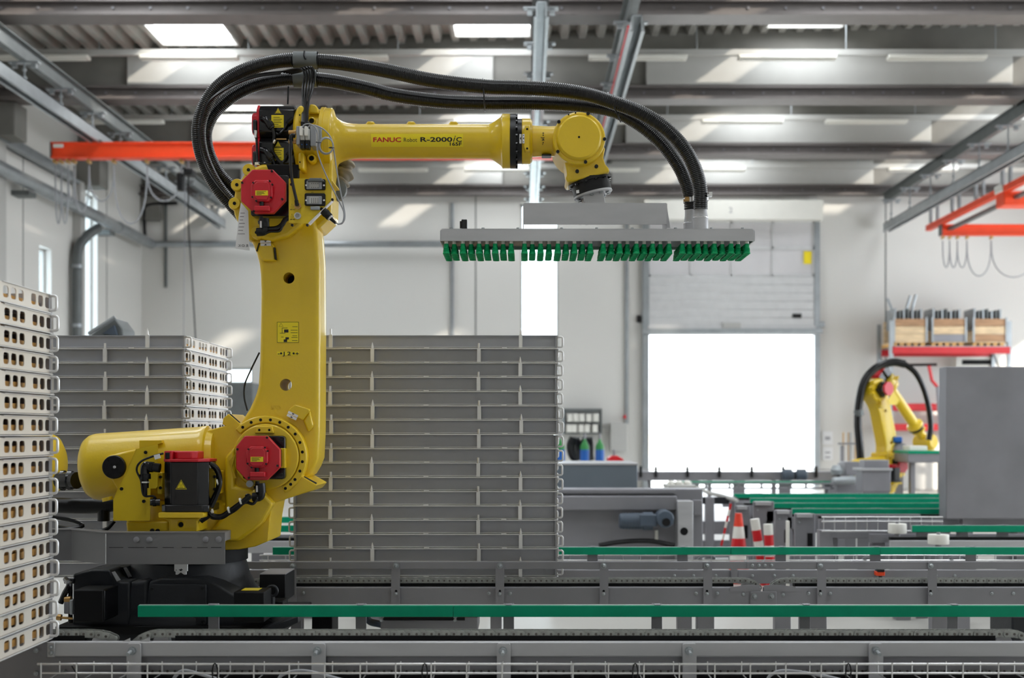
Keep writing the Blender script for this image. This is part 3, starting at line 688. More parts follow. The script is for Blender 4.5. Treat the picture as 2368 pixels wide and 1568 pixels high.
# wire tray behind it
t = thing('wire_cable_tray', 'wire cable tray behind the second green rail', 'cable tray', W(1300, 1300, 7.0))
for py in (1284, 1296): MB().tube([W(600, py, 7.0), W(2450, py, 7.0)], .0045, 6).build('long_wire', STEELB, t)
cw2 = MB().tube([(0, 0, .004), (0, 0, -.04), (0, .12, -.04)], .0035, 6).mesh('cross_wire', STEELB)
px = 620
while px < 2420: inst('cross_wire', cw2, t, W(px, 1284, 7.0)); px += 41
MB().box(X(600, 7.0), X(1480, 7.0), 7.06, 7.16, Z(1300, 7.0), Z(1287, 7.0)).build('grey_pipe', GALV, t)
for px in (1990, 2190, 1610): MB().tube(spline([W(px, 1300, 7.02), W(px + 12, 1288, 7.0), W(px + 30, 1286, 7.02), W(px + 42, 1290, 7.02), W(px + 30, 1300, 7.04)], 5), .008, 6).build('grey_cable', GREYC, t)
MB().box(X(600, 7.0), X(2450, 7.0), 7.0, 7.2, Z(1420, 7.0), Z(1400, 7.0)).build('tray_support', STEELD, t)
# ================================================================== far conveyors and machines
ZG = CAMH - .624
def far_rail(label, d, p0, p1):
    green_rail(label, d, p0, p1, [], [p0 + (p1 - p0) * k / 4 for k in (.3, 1.4, 2.5, 3.6)], zt=ZG, h=.044, post_w=14)
far_rail('short green rail beside the white rollers at right', 8.35, 2110, 2450)
far_rail('lowest green rail piece seen between robot and middle stack', 8.35, 560, 1000)
far_rail('green rail behind the middle stack, second lowest of the far ones', 9.2, 500, 1200)
far_rail('nearest of four far green rails left of the grey guard panel', 10.2, 1832, 2400)
far_rail('second of four far green rails left of the grey guard panel', 11.0, 1782, 2400)
far_rail('third of four far green rails left of the grey guard panel', 11.8, 1735, 2400)
far_rail('farthest of four far green rails left of the grey guard panel', 12.7, 1698, 2400)
far_rail('pale green rail in front of the bright doorway', 16.0, 1575, 1960)
def far_frame(label, d, p0, p1, top=.04, h=.1, legs=4, bright=False):
    t = thing('far_conveyor', label, 'conveyor', (X(p0, d), d, 0), 'far conveyor frames')
    z = ZG - top
    MB().box(X(p0, d), X(p1, d), d, d + .04, z - h, z).build('side_plate', STEEL if bright else STEELD, t, bevel=.004)
    MB().box(X(p0, d), X(p1, d), d + .01, d + .05, z, z + .02).build('chain_guide', BLKM, t)
    MB().box(X(p0, d), X(p1, d), d + .5, d + .54, z - h, z).build('back_plate', STEELD, t)
    for k in range(legs):
        x = X(p0, d) + .1 + (X(p1, d) - X(p0, d) - .2) * k / max(1, legs - 1)
        MB().box(x - .05, x + .05, d + .05, d + .13, 0, z - h).build('leg', STEELD, t, bevel=.004)
far_frame('grey conveyor frame below the short right green rail', 8.25, 2060, 2450, .09, .06, 2, True)
far_frame('grey conveyor frame seen between robot and middle stack', 8.2, 400, 900, .09, .08, 3, True)
far_frame('conveyor frame with dark slots left of the white rollers', 9.0, 1895, 2180, .0, .14, 3)
far_frame('grey conveyor frame under the nearest far green rail', 10.1, 1820, 2400, .06, .1, 3)
far_frame('grey conveyor frame under the second far green rail', 10.9, 1772, 2400, .06, .1, 3)
far_frame('grey conveyor frame under the third far green rail', 11.7, 1722, 2400, .06, .1, 3)
far_frame('grey conveyor frame under the farthest green rail', 12.6, 1690, 2400, .06, .1, 3)
t = thing('wire_cable_tray', 'wire basket tray before the four far green rails', 'cable tray', W(2000, 1230, 8.8))
for py in (1196, 1206, 1228): MB().tube([W(1900, py, 8.8), W(2180, py, 8.8)], .006, 6).build('long_wire', STEELB, t)
for px in range(1905, 2180, 25): MB().tube([W(px, 1196, 8.8), W(px, 1228, 8.8), W(px, 1232, 9.0)], .004, 5).build('cross_wire', STEELB, t)
MB().box(X(1900, 8.8), X(1930, 8.8), 8.85, 8.95, 0, Z(1228, 8.8)).build('stand', STEELD, t)
MB().box(X(2150, 8.8), X(2175, 8.8), 8.85, 8.95, 0, Z(1228, 8.8)).build('stand', STEELD, t)
for lab, px, py, d, rpx in (('left white roller beside the short green rail', 2075, 1222, 8.6, 21), ('right white roller in front of the short green rail', 2170, 1247, 7.9, 24)):
    t = thing('white_roller', lab, 'roller', W(px, py + 20, d), 'white rollers')
    s = d / F
    MB().lathe(W(px, py + 11, d), (0, 0, 1), [(0, rpx * s * .97), (.004, rpx * s), (20 * s, rpx * s), (22 * s, rpx * s * .97)], 24).build('wheel', RWHITE, t)
    MB().cyl(W(px, py - 11, d), W(px, py - 16, d), .012, n=10).cyl(W(px, py + 11, d), (X(px, d), d, .3), .02, n=10).build('axle', STEELD, t)
    MB().box(X(px, d) - .02, X(px, d) + .25, d + .09, d + .12, .3, Z(py + 25, d)).build('bracket', STEELD, t)
    MB().box(X(px, d) - .02, X(px, d) + .25, d - .05, d + .12, .28, .32).box(X(px, d) + .1, X(px, d) + .2, d, d + .1, 0, .3).build('foot', STEELD, t)
# machine frames at the centre right (row of upright plates)
for i, (a, b, y0, d, lab) in enumerate(((1700, 1735, 1170, 11.6, 'leftmost upright grey conveyor end plate by the traffic cones'), (1742, 1790, 1160, 10.9, 'second upright grey conveyor end plate by the traffic cones'), (1792, 1832, 1180, 10.1, 'third upright grey conveyor end plate right of the red tape'), (1838, 1885, 1188, 9.4, 'fourth upright grey end plate with dark opening'))):
    t = thing('end_frame', lab, 'machine frame', (X(a, d), d, 0), 'conveyor end frames')
    MB().box(X(a, d), X(b, d), d, d + .03, 0, Z(y0, d)).build('plate', STEELD, t, bevel=.004)
    MB().box(X(a + 4, d), X(b - 8, d), d - .03, d + .06, Z(y0 + 8, d), Z(y0, d)).build('top_bar', STEEL, t)
    MB().box(X(b - 18, d), X(b - 6, d), d - .004, d, Z(y0 + 75, d), Z(y0 + 45, d)).build('opening', BLKM, t)
    inst('bolt', bolt_me, t, W(a + 10, y0 + 20, d))
tag(MB().box(X(1820, 9.2), X(1826, 9.2), 9.2, 9.25, 0, Z(1205, 9.2)).build('light_strip', RWHITE, bevel=.004), 'short white upright strip before the grey end plates', 'strip')
# big machine body behind the middle stack, with gear motor
t = thing('machine_body', 'large grey sheet steel machine body behind the second green rail', 'machine', (X(1430, 9.6), 9.6, 0))
MB().box(X(1270, 9.6), X(1625, 9.6), 9.6, 9.85, 0, Z(1131, 9.6)).build('housing', STEELD, t, bevel=.006)
MB().box(X(1270, 9.6), X(1562, 9.6), 9.5, 9.6, Z(1178, 9.6), Z(1146, 9.6)).build('cross_beam', STEELD, t, bevel=.006)
MB().box(X(1270, 9.6), X(1562, 9.6), 9.56, 9.6, Z(1140, 9.6), Z(1133, 9.6)).build('top_edge', STEELD, t)
c = MB().box(X(1564, 9.5), X(1600, 9.5), 9.42, 9.6, 0, Z(1157, 9.5)).build('column', STEEL, t, bevel=.006)
MB().cyl(W(1582, 1229, 9.418), W(1582, 1229, 9.418) + Vector((0, (9.43) - (9.418), 0)), .03, n=16).build('column_hole', BLKM, c)
MB().box(X(1600, 9.6), X(1620, 9.6), 9.5, 9.6, Z(1190, 9.6), Z(1155, 9.6)).build('side_box', STEELD, t, bevel=.005)
g = MB().lathe(W(1432, 1205, 9.4), (1, 0, 0), [(0, .05), (.01, .058), (.17, .06), (.18, .068), (.25, .068)], 20).build('gear_motor', BLUEG, t)
for k in range(6): MB().lathe(W(1440 + k * 7, 1205, 9.4), (1, 0, 0), [(0, .063), (.006, .063)], 20).build('cooling_fin', BLUEG, g)
MB().prism(PP(circ(1538, 1200, 21, 10), 9.33), 9.3, 9.5).build('gear_case', BLUEG, t, bevel=.01)
MB().pbox(1480, 1520, 1190, 1218, 9.33, .15).build('motor_flange', BLUEG, t, bevel=.008)
MB().cyl(W(1541, 1208, 9.29), W(1541, 1208, 9.29) + Vector((0, (9.31) - (9.29), 0)), .03, n=14).build('shaft', BLK, t)
MB().tube(spline([W(1385, 1262, 9.4), W(1430, 1254, 9.4), W(1500, 1251, 9.4), W(1560, 1262, 9.4)], 5), .018, 8).build('floor_cable', BLK, t)
MB().pbox(1515, 1522, 1227, 1248, 9.55, .04).build('white_tag', RWHITE, t)
t = thing('support_frame', 'dark steel support frame between the machine body and the traffic cone', 'machine frame', (X(1660, 12.3), 12.3, 0))
for a_, b_ in ((1632, 1652), (1690, 1700)): MB().box(X(a_, 12.3), X(b_, 12.3), 12.3, 12.4, 0, Z(1150, 12.3)).build('upright', STEELD, t, bevel=.006)
for y0, y1 in ((1150, 1166), (1206, 1236), (1250, 1290)): MB().box(X(1625, 12.3), X(1706, 12.3), 12.32, 12.38, Z(y1, 12.3), Z(y0, 12.3)).build('cross_plate', (STEELD, ANTH, STEELD)[y0 % 3], t, bevel=.005)
# steel bin
t = thing('steel_bin', 'blue grey sheet steel bin in front of the gas bottles', 'bin', (X(1380, 11), 11, .3))
MB().pbox(1285, 1474, 1073, 1131, 11, .9).build('body', mat('blue_steel', srgb(120, 130, 140), .45, .5, .08, 2), t, bevel=.006)
MB().pbox(1285, 1476, 1071, 1076, 10.99, .92).build('rim', STEEL, t, bevel=.004)
MB().box(X(1290, 11), X(1470, 11), 11.1, 11.8, 0, Z(1131, 11)).build('stand', STEELD, t)
# conveyor along the doorway with black posts
t = thing('door_conveyor', 'grey conveyor with black posts across the bright doorway', 'conveyor', (X(1700, 18), 18, 0))
MB().pbox(1470, 2010, 1091, 1112, 18, .4).build('side_plate', STEELD, t, bevel=.008)
MB().pbox(1470, 2010, 1084, 1087, 18, .05).build('hand_rail', STEEL, t)
for px in (1482, 1517, 1590, 1664, 1739, 1812, 1888, 1940): MB().pbox(px - 3, px + 3, 1078, 1104, 17.95, .05).build('post', BLK, t, bevel=.004)
for px in (1820, 1852): MB().lathe(W(px - 12, 1099, 17.9), (1, 0, 0), [(0, .06), (.02, .08), (.14, .08), (.16, .06)], 14).build('motor', BLUEG, t)
for px in (1500, 1640, 1790, 1950): MB().box(X(px, 18), X(px + 8, 18), 18.1, 18.2, 0, Z(1110, 18)).build('leg', STEELD, t)
t = thing('lower_conveyor', 'low grey frame with bright gaps below the doorway conveyor', 'conveyor', (X(1700, 15.5), 15.5, 0))
MB().pbox(1600, 1930, 1116, 1120, 15.5, .04).build('top_bar', STEELD, t); MB().pbox(1600, 1930, 1127, 1131, 15.5, .04).build('low_bar', STEELD, t)
for px in (1633, 1688, 1710, 1762, 1790, 1830, 1865, 1905): MB().pbox(px - 2, px + 2, 1116, 1131, 15.49, .06).build('upright', STEELD, t)
for px in (1610, 1920): MB().box(X(px, 15.5), X(px + 8, 15.5), 15.5, 15.6, 0, Z(1128, 15.5)).build('leg', STEELD, t)
t = thing('parts_tray', 'pale tray of small parts left of the far green rails', 'tray', W(1580, 1140, 13))
MB().pbox(1545, 1610, 1122, 1132, 13, .5).build('tray', PANEL, t, bevel=.01)
MB().box(X(1560, 13), X(1600, 13), 13.1, 13.4, 0, Z(1132, 13)).build('stand', STEELD, t)
for px in (1552, 1570, 1590): MB().lathe(W(px, 1122, 13.1), (0, 0, 1), [(0, .04), (.03, .045), (.05, .02)], 10).build('part', RWHITE, t)
MB().tube(spline([W(1612, 1128, 13), W(1640, 1140, 12.6), W(1670, 1147, 12.4), W(1705, 1158, 12.2)], 5), .02, 8).build('guide_chute', PANEL, t)
# cone, tape, barriers
t = thing('traffic_cone', 'orange and white traffic cone behind the second green rail', 'cone', (X(1708, 10.4), 10.4, 0))
s = 10.4 / F; z0 = 0
base = Z(1300, 10.4)
MB().box(X(1708, 10.4) - .14, X(1708, 10.4) + .14, 10.27, 10.53, 0, .03).build('base', CONE, t, bevel=.01)
zt = Z(1187, 10.4); H = zt - .03
rr = lambda z: .095 - (.095 - .028) * (z - .03) / H
for i, (a, b, m_) in enumerate(((0, .28, CONE), (.28, .48, RWHITE), (.48, .62, REDF), (.62, .8, RWHITE), (.8, 1, CONE))):
    MB().cyl((X(1708, 10.4), 10.4, .03 + H * a), (X(1708, 10.4), 10.4, .03 + H * b), rr(.03 + H * a), rr(.03 + H * b), 20).build('cone_band', m_, t)
for lab, px, d, y0, lean in (('left red and white barrier post beside the traffic cone', 1757, 10.2, 1200, 12), ('right red and white barrier post by the grey end plates', 1780, 10.0, 1212, 4)):
    t = thing('barrier_post', lab, 'barrier', (X(px, d), d, 0), 'red and white barrier posts')
    zt = Z(y0, d)
    for k in range(6):
        a = W(px - lean, y0, d); b = Vector((X(px + lean, d), d, 0)); p = a.lerp(b, k / 6); q = a.lerp(b, (k + 1) / 6)
        MB().cyl(p, q, .038, n=12).build('band', (RWHITE, REDF)[k % 2], t)
t = thing('warning_chain', 'thin red and white barrier chain left of the traffic cone', 'chain', (X(1676, 10.6), 10.6, 0))
for k in range(7):
    p = W(1690, 1165, 10.6).lerp(Vector((X(1668, 10.6), 10.6, Z(1262, 10.6))), k / 7); q = W(1690, 1165, 10.6).lerp(Vector((X(1668, 10.6), 10.6, Z(1262, 10.6))), (k + 1) / 7)
    MB().cyl(p, q, .01, n=8).build('segment', (REDF, RWHITE)[k % 2], t)
MB().box(X(1690, 10.6) - .01, X(1690, 10.6) + .01, 10.6, 10.62, 0, Z(1160, 10.6)).build('pole', STEELD, t)
# grey guard panel at the right
t = thing('guard_panel', 'large plain grey steel guard panel at the right edge', 'panel', (X(2280, 10), 9.8, 0))
MB().box(X(2188, 9.85), X(2188, 9.85) + 1.5, 9.85, 10.02, Z(1200, 9.85), Z(848, 9.85)).build('panel', STEELD, t, bevel=.006)
for dx in (.15, 1.3): MB().box(X(2188, 9.85) + dx, X(2188, 9.85) + dx + .08, 9.9, 9.98, 0, Z(1200, 9.85)).build('leg', STEELD, t)
# ---- pallet rack with wooden boxes by the back wall
DK = 26.2
t = thing('pallet_rack', 'red and galvanised pallet rack against the back wall at right', 'rack', (X(2200, DK), DK, 0))
for px in (2062, 2335):
    for y in (DK, DK + .9): MB().box(X(px, DK) - .04, X(px, DK) + .04, y, y + .08, 0, Z(742, DK)).build('upright', GALV, t)
    MB().tube([(X(px, DK), DK + .04, .3), (X(px, DK), DK + .94, 1.2), (X(px, DK), DK + .04, 2.1), (X(px, DK), DK + .94, 3.0)], .02, 6).build('bracing', GALV, t)
for py in (810, 941, 988):
    for y in (DK - .02, DK + .95): MB().box(X(2064, DK), X(2336, DK), y, y + .05, Z(py + 8, DK), Z(py - 8, DK)).build('beam', REDF, t, bevel=.008)
MB().box(X(2070, DK), X(2330, DK), DK, DK + .95, Z(802, DK) , Z(800, DK)).build('shelf', GALV, t)
MB().box(X(2070, DK), X(2330, DK), DK, DK + .95, Z(934, DK) , Z(932, DK)).build('shelf', GALV, t)
for i, (a, b, lab) in enumerate(((2066, 2145, 'left wooden pallet box on the red rack'), (2155, 2236, 'middle wooden pallet box on the red rack'), (2250, 2330, 'right wooden pallet box on the red rack'))):
    r = thing('pallet_box', lab, 'box', (X((a + b) / 2, DK), DK + .4, Z(800, DK)), 'wooden boxes on the rack')
    for k in range(5): MB().box(X(a + k * 16, DK), X(a + k * 16 + 9, DK), DK + .02, DK + .85, Z(800, DK), Z(793, DK)).build('pallet_block', WOOD, r)
    MB().box(X(a, DK), X(b, DK), DK, DK + .86, Z(793, DK), Z(791, DK)).build('pallet_deck', WOODP, r)
    for k in range(3):
        y0 = 737 + k * 18
        MB().box(X(a + 3, DK), X(b - 3, DK), DK + .02, DK + .045, Z(y0 + 17.4, DK), Z(y0, DK)).build('plank', (WOODB, WOODP, (WOODP, STEELD, WOODB)[i])[k], r, bevel=.004)
    for px in (a, b - 4): MB().box(X(px, DK), X(px + 4, DK), DK, DK + .04, Z(793, DK), Z(734, DK)).build('corner_post', GALV, r)
    MB().box(X(a + 3, DK), X(b - 3, DK), DK + .8, DK + .83, Z(793, DK), Z(737, DK)).build('back_plank', WOODP, r)
    for k in range(7):
        q = a + 6 + k * 10; MB().box(X(q, DK), X(q + 4, DK), DK + .1, DK + .7, Z(760, DK), Z(712 + (k * 5) % 7, DK)).build('metal_plate', (GALV, DGALV)[k % 2], r)
    if i == 0:
        for p0, p1 in (((2102, 740), (2118, 682)), ((2090, 735), (2105, 684)), ((2070, 735), (2052, 690))): MB().cyl(W(*p0, DK + .3), W(*p1, DK + .3), .03, n=8).build('metal_rod', GALV, r)
t = thing('red_lift_arm', 'red jib arm leaning under the rack shelf', 'arm', W(2160, 900, DK - .4))
MB().tube([W(2148, 846, DK - .4), W(2155, 880, DK - .4), W(2168, 895, DK - .4)], .035, 8).build('arm', REDF, t); MB().tube([W(2100, 844, DK - .4), W(2166, 843, DK - .4)], .03, 8).build('boom', BLK, t)
MB().cyl(W(2168, 893, DK - .4), (X(2168, DK), DK - .4, 0), .04, n=8).build('post', STEELD, t)
t = thing('wall_heater', 'white wall box with dark grille under the top rack shelf', 'heater', W(2262, 838, WB - .2))
MB().pbox(2210, 2315, 824, 850, WB - .35, .3).build('casing', RWHITE, t, bevel=.02); MB().pbox(2225, 2298, 832, 843, WB - .36, .02).build('grille', BLKM, t)
tag(MB().pbox(2066, 2076, 1008, 1024, 14, .2).build('x', BLUE), '', '') if 0 else None
t = thing('blue_valve', 'small blue cap on a grey machine behind the small robot', 'valve', W(2077, 1060, 16.5))
MB().pbox(2066, 2088, 1010, 1024, 16.5, .15).build('cap', BLUE, t, bevel=.02); MB().lathe(W(2078, 1060, 16.6), (0, 0, 1), [(0, .1), (.1, .14), (.18, .1), (.21, .05)], 14).build('body', STEELD, t)
MB().box(X(2070, 16.6), X(2086, 16.6), 16.55, 16.65, 0, Z(1060, 16.6)).build('stand', STEELD, t)
t = thing('press_table', 'small grey table with green edge right of the small robot', 'table', W(2140, 1060, 15.8))
MB().pbox(2100, 2200, 1049, 1070, 15.8, .6).build('table_top', STEELD, t, bevel=.01); MB().pbox(2100, 2200, 1043, 1049, 15.79, .6).build('green_edge', GRN, t)
MB().pbox(2104, 2145, 1031, 1043, 15.85, .3).build('white_box', RWHITE, t, bevel=.01)
for px in (2112, 2180): MB().box(X(px, 15.8), X(px + 10, 15.8), 15.9, 16.0, 0, Z(1070, 15.8)).build('leg', STEELD, t)
# ---- tool shelf and gas bottles by the back wall
DG = 20.0
t = thing('tool_shelf', 'grey shelf with pale boxes on the back wall above the gas bottles', 'shelf', W(1348, 1000, WB - .4))
MB().pbox(1306, 1390, 945, 953, WB - .45, .4).build('top_board', DGALV, t); MB().pbox(1306, 1390, 1000, 1004, WB - .45, .4).build('low_board', DGALV, t); MB().pbox(1388, 1392, 945, 1004, WB - .45, .4).build('side_board', DGALV, t); MB().pbox(1303, 1307, 945, 1004, WB - .45, .4).build('side_board', DGALV, t)
MB().pbox(1306, 1390, 976, 979, WB - .45, .4).build('mid_board', DGALV, t)
for px, py in ((1312, 957), (1326, 957), (1340, 957), (1356, 957), (1372, 957), (1310, 982), (1322, 982), (1338, 982), (1352, 982), (1370, 982)): MB().pbox(px, px + 12, py, py + 18, WB - .5, .3).build('bin_box', RWHITE, t, bevel=.01)
for i, (px, lab) in enumerate(((1296, 'blue and green gas bottle half hidden by the middle stack'), (1352, 'middle blue and green gas bottle behind the steel bin'), (1387, 'right blue and green gas bottle behind the steel bin'))):
    r = thing('gas_bottle', lab, 'gas bottle', (X(px, DG), DG, 0), 'gas bottles by the back wall'); s_ = 10.5 * DG / F
    zb = Z(1040, DG)
    MB().lathe((X(px, DG), DG, 0), (0, 0, 1), [(0, s_ * .9), (.03, s_), (zb, s_)], 18).build('cylinder', BLUE, r)
    MB().lathe((X(px, DG), DG, zb), (0, 0, 1), [(0, s_), (.06, s_ * .95), (.11, s_ * .6), (.14, s_ * .35), (.17, s_ * .3)], 18).build('shoulder', GREENP, r)
    MB().lathe((X(px, DG), DG, zb + .16), (0, 0, 1), [(0, .022), (.07, .022), (.08, .012), (.11, .012)], 10).build('valve', STEELD, r)
for i, (px, lab) in enumerate(((1332, 'dark rubber hoses hanging left of the middle gas bottle'), (1362, 'dark rubber hoses hanging right of the middle gas bottle'))):
    r = thing('hanging_hose', lab, 'hose', W(px, 1060, DG + .4)); 
    for k in range(3): MB().tube(spline([W(px - 6 + k * 5, 1012, DG + .4), W(px - 14 + k * 10, 1030, DG + .4 + .02 * k), W(px - 10 + k * 8, 1052, DG + .4), W(px + 4 * k, 1064, DG + .4)], 5), .06 - .01 * k, 8).build('hose', BLK, r)
    MB().box(X(px, DG) - .05, X(px, DG) + .05, DG + .4, DG + .5, 0, Z(1060, DG)).build('post', STEELD, r)
t = thing('red_grinder', 'red bench machine right of the gas bottles', 'machine', W(1422, 1066, 18))
MB().pprism([(1406, 1068), (1406, 1060), (1416, 1054), (1428, 1054), (1442, 1062), (1442, 1068)], 18, .3).build('body', REDF, t, bevel=.01); MB().cyl(W(1420, 1055, 18.1), W(1420, 1040, 18.1), .02, n=8).build('lever', STEELD, t)
MB().box(X(1408, 18), X(1440, 18), 18.0, 18.3, 0, Z(1068, 18)).build('stand', STEELD, t)
t = thing('notice_board', 'white notice sheets on the back wall right of the doorway', 'notice', W(1913, 1060, WB))
for py in (998, 1034): MB().pbox(1902, 1926, py, py + 30, WB - .03, .03).build('sheet', PAPER, t)
for py in (1010, 1014, 1045, 1056): MB().pbox(1908, 1920, py, py + 3, WB - .034, .004).build('print', STEELD, t)
tag(MB().pbox(1412, 1450, 978, 1045, WB - .3, .29).build('wall_cabinet', PANEL, bevel=.01), 'white wall cabinet left of the roller door', 'cabinet')
tag(MB().pbox(1442, 1448, 960, 968, WB - .1, .09).build('emergency_button', REDF, bevel=.01), 'small red button on the wall left of the roller door', 'button')
tag(MB().box(X(523, 22), X(584, 22), 22, 22.6, 0, Z(885, 22)).build('grey_cabinet', DGALV, bevel=.01), 'dark grey cabinet under the low window behind the robot', 'cabinet')
t = thing('rod_stand', 'stand with thin upright rods left of the small robot', 'stand', (X(1955, 19), 19, 0))
MB().pbox(1938, 1990, 1024, 1028, 19, .06).build('cross_bar', STEELD, t); MB().pbox(1944, 1952, 1030, 1075, 19, .06).build('post', STEELD, t)
for px in (1950, 1962, 1967, 1978): MB().cyl(W(px, 1000, 19.1), W(px, 1072, 19.1), .01, n=6).build('rod', (BRASS, GALV)[px % 2], t)
MB().box(X(1945, 19), X(1985, 19), 19, 19.2, 0, Z(1070, 19)).build('foot', STEELD, t)
t = thing('pump_unit', 'grey pump with rounded pipes left of the small robot base', 'pump', W(1950, 1110, 15.8))
MB().lathe(W(1925, 1113, 15.6), (1, 0, .05), [(0, .03), (.02, .05), (.25, .06), (.3, .05)], 16).build('pipe', GALV, t)
MB().pbox(1955, 1990, 1068, 1100, 15.7, .3).build('housing', STEELD, t, bevel=.01); MB().lathe(W(1935, 1098, 15.75), (0, 0, 1), [(0, .06), (.06, .08), (.12, .05)], 14).build('cap', GALV, t)
MB().box(X(1930, 15.8), X(1990, 15.8), 15.7, 16, 0, Z(1108, 15.8)).build('stand', STEELD, t)
# ================================================================== main robot
def p8(x, y): return (x / 3.7 + 120, y / 3.7 + 930)
def L8(*pts): return [p8(*p) for p in pts]
def p2(x, y): return (x / 5.2276 + 540, y / 5.2276 + 230)
def L2(*pts): return [p2(*p) for p in pts]
def p4(x, y): return (x / 3.3364 + 1100, y / 3.3364 + 150)
def L4(*pts): return [p4(*p) for p in pts]
DRING, DMOT, DAX = 5.05, 4.91, 5.20
J2 = W(614, 1056.5, DAX); J3 = W(625, 460, DAX); J5 = W(1339, 324, DAX)
J2.x = X(614, DRING); J2.z = Z(1056.5, DRING); J3.x = X(625, DRING); J3.z = Z(460, DRING)
J1 = Vector((X(437, DAX), DAX, CAMH - .79))
robot = thing('industrial_robot', 'large yellow industrial robot arm with red and black motors at the conveyor', 'robot', J1)
LINK = {}
def R(mb, name, m_, link, bevel=0, seg=2, parent=None, far=True, smooth=35, label=None):
    o = mb.build(name, m_, parent or robot, bevel, seg, smooth)
    if far: LINK.setdefault(link, []).append(o)
    if label: o['label'] = label
    return o
def arc(cx, cy, r, a0, a1, n): return [(cx + r * math.cos(math.radians(a0 + (a1 - a0) * i / n)), cy - r * math.sin(math.radians(a0 + (a1 - a0) * i / n))) for i in range(n + 1)]
screw_me = MB().cyl((0, .004, 0), (0, -.006, 0), .006, n=10).mesh('screw', BLK)
hole_me = MB().cyl((0, .004, 0), (0, -.0008, 0), .0062, n=12).mesh('bolt_hole', BLKM)
def screws(parent, pts, d, me=screw_me, name='screw', s=1.0):
    for px, py in pts:
        o = inst(name, me, parent, W(px, py, d)); o.scale = (s, 1, s)
# ---- base
zb = J1.z
R(MB().box(J1.x - .43, J1.x + .45, 4.86, 5.56, zb, zb + .035), 'base_plate', BLKM, 'base', .004)
R(MB().box(J1.x - .34, J1.x + .36, 4.92, 5.5, .02, zb), 'pedestal', ANTH, 'base', .01, far=False)
R(MB().box(J1.x - .45, J1.x + .47, 4.82, 5.6, 0, .02), 'floor_plate', ANTH, 'base', .004, far=False)
o = MB().lathe((J1.x, J1.y, zb + .03), (0, 0, 1), [(0, .335), (.03, .335), (.07, .31), (.12, .275), (.17, .25), (.215, .238), (.23, .232)], 40)
R(o, 'base_casting', ANTH, 'base')
R(MB().pprism([(330, 1450), (345, 1345), (372, 1337), (470, 1337), (500, 1350), (640, 1440), (640, 1450)], 4.90, .2), 'front_rib', ANTH, 'base', .02, 3)
R(MB().pprism([(262, 1450), (262, 1395), (300, 1345), (345, 1338), (345, 1450)], 4.915, .3), 'side_rib', ANTH, 'base', .02, 3)
cp = R(MB().prism(rrect(X(346, 4.88), X(476, 4.88), Z(1446, 4.88), Z(1352, 4.88), .008), 4.885, 4.9), 'cover_plate', ANTH, 'base', .002)
screws(cp, [(352, 1362), (469, 1361), (352, 1437), (469, 1437)], 4.885)
R(MB().lathe((J1.x + .005, J1.y, zb + .262), (0, 0, 1), [(0, .236), (.06, .236), (.06, .228), (.105, .228)], 40), 'swivel_ring', BLKM, 'base')
mk = R(MB().pprism([(403, 1300), (433, 1300), (433, 1321), (430, 1322), (430, 1329), (406, 1329), (406, 1322), (403, 1321)], 4.925, .012), 'axis_mark', PAPER, 'base', far=False)
text('-   +', 406, 1320.5, 4.923, 9, INK, mk, bold=.0004)
MB().pprism([(413, 1317), (423, 1317), (418, 1321)], 4.923, .002).build('arrow', INK, mk); MB().pprism([(411, 1329), (425, 1329), (418, 1324)], 4.923, .002).build('arrow', INK, mk)
# left connection module
md = R(MB().pprism([(168, 1450), (168, 1328), (196, 1322), (212, 1318), (254, 1318), (268, 1343), (278, 1346), (300, 1346), (300, 1450)], 4.90, .3), 'connection_module', ANTH, 'base', .008)
R(MB().pprism([(168, 1328), (235, 1310), (290, 1312), (302, 1336), (272, 1346), (254, 1320), (212, 1318)], 5.02, .18), 'module_top', BLK, 'base', .008)
for pts in ([(258, 1323), (266, 1321), (279, 1341), (270, 1345)], [(285, 1313), (293, 1312), (305, 1333), (297, 1336)]): R(MB().pprism(pts, 4.893 if pts[0][0] < 280 else 5.015, .004), 'silver_label', STEELB, 'base', parent=md, far=False)
cb = R(MB().pbox(169, 239, 1364, 1439, 4.74, .16), 'cable_box', BLKM, 'base', .006)
R(MB().box(X(239, 4.74), X(239, 4.74) + .004, 4.745, 4.90, Z(1436, 4.74), Z(1366, 4.74)), 'box_lid', BLKG, 'base', .004, parent=cb, far=False)
R(MB().pbox(160, 169, 1387, 1422, 4.78, .08), 'plug', GALV, 'base', .004, far=False)
R(MB().pbox(147, 161, 1392, 1420, 4.79, .06), 'plug_grip', STEELD, 'base', .004, far=False)
R(MB().cyl(W(150, 1386, 4.8), W(164, 1386, 4.8), .012, n=10).cyl(W(136, 1428, 4.8), W(168, 1430, 4.8), .005, n=8).cyl(W(132, 1427, 4.8), W(142, 1428, 4.8), .012, n=10), 'brass_fitting', BRASS, 'base', far=False)
R(MB().tube(spline([W(152, 1340, 4.85), W(160, 1352, 4.8), W(150, 1372, 4.8), W(140, 1395, 4.8)], 5), .011, 8).tube([W(163, 1345, 4.82), W(163, 1440, 4.82)], .009, 8), 'air_hose', RUB, 'base', far=False)
R(MB().tube([W(150, 1343, 4.86), W(172, 1343, 4.86)], .012, 8), 'hose_elbow', BLK, 'base', far=False)
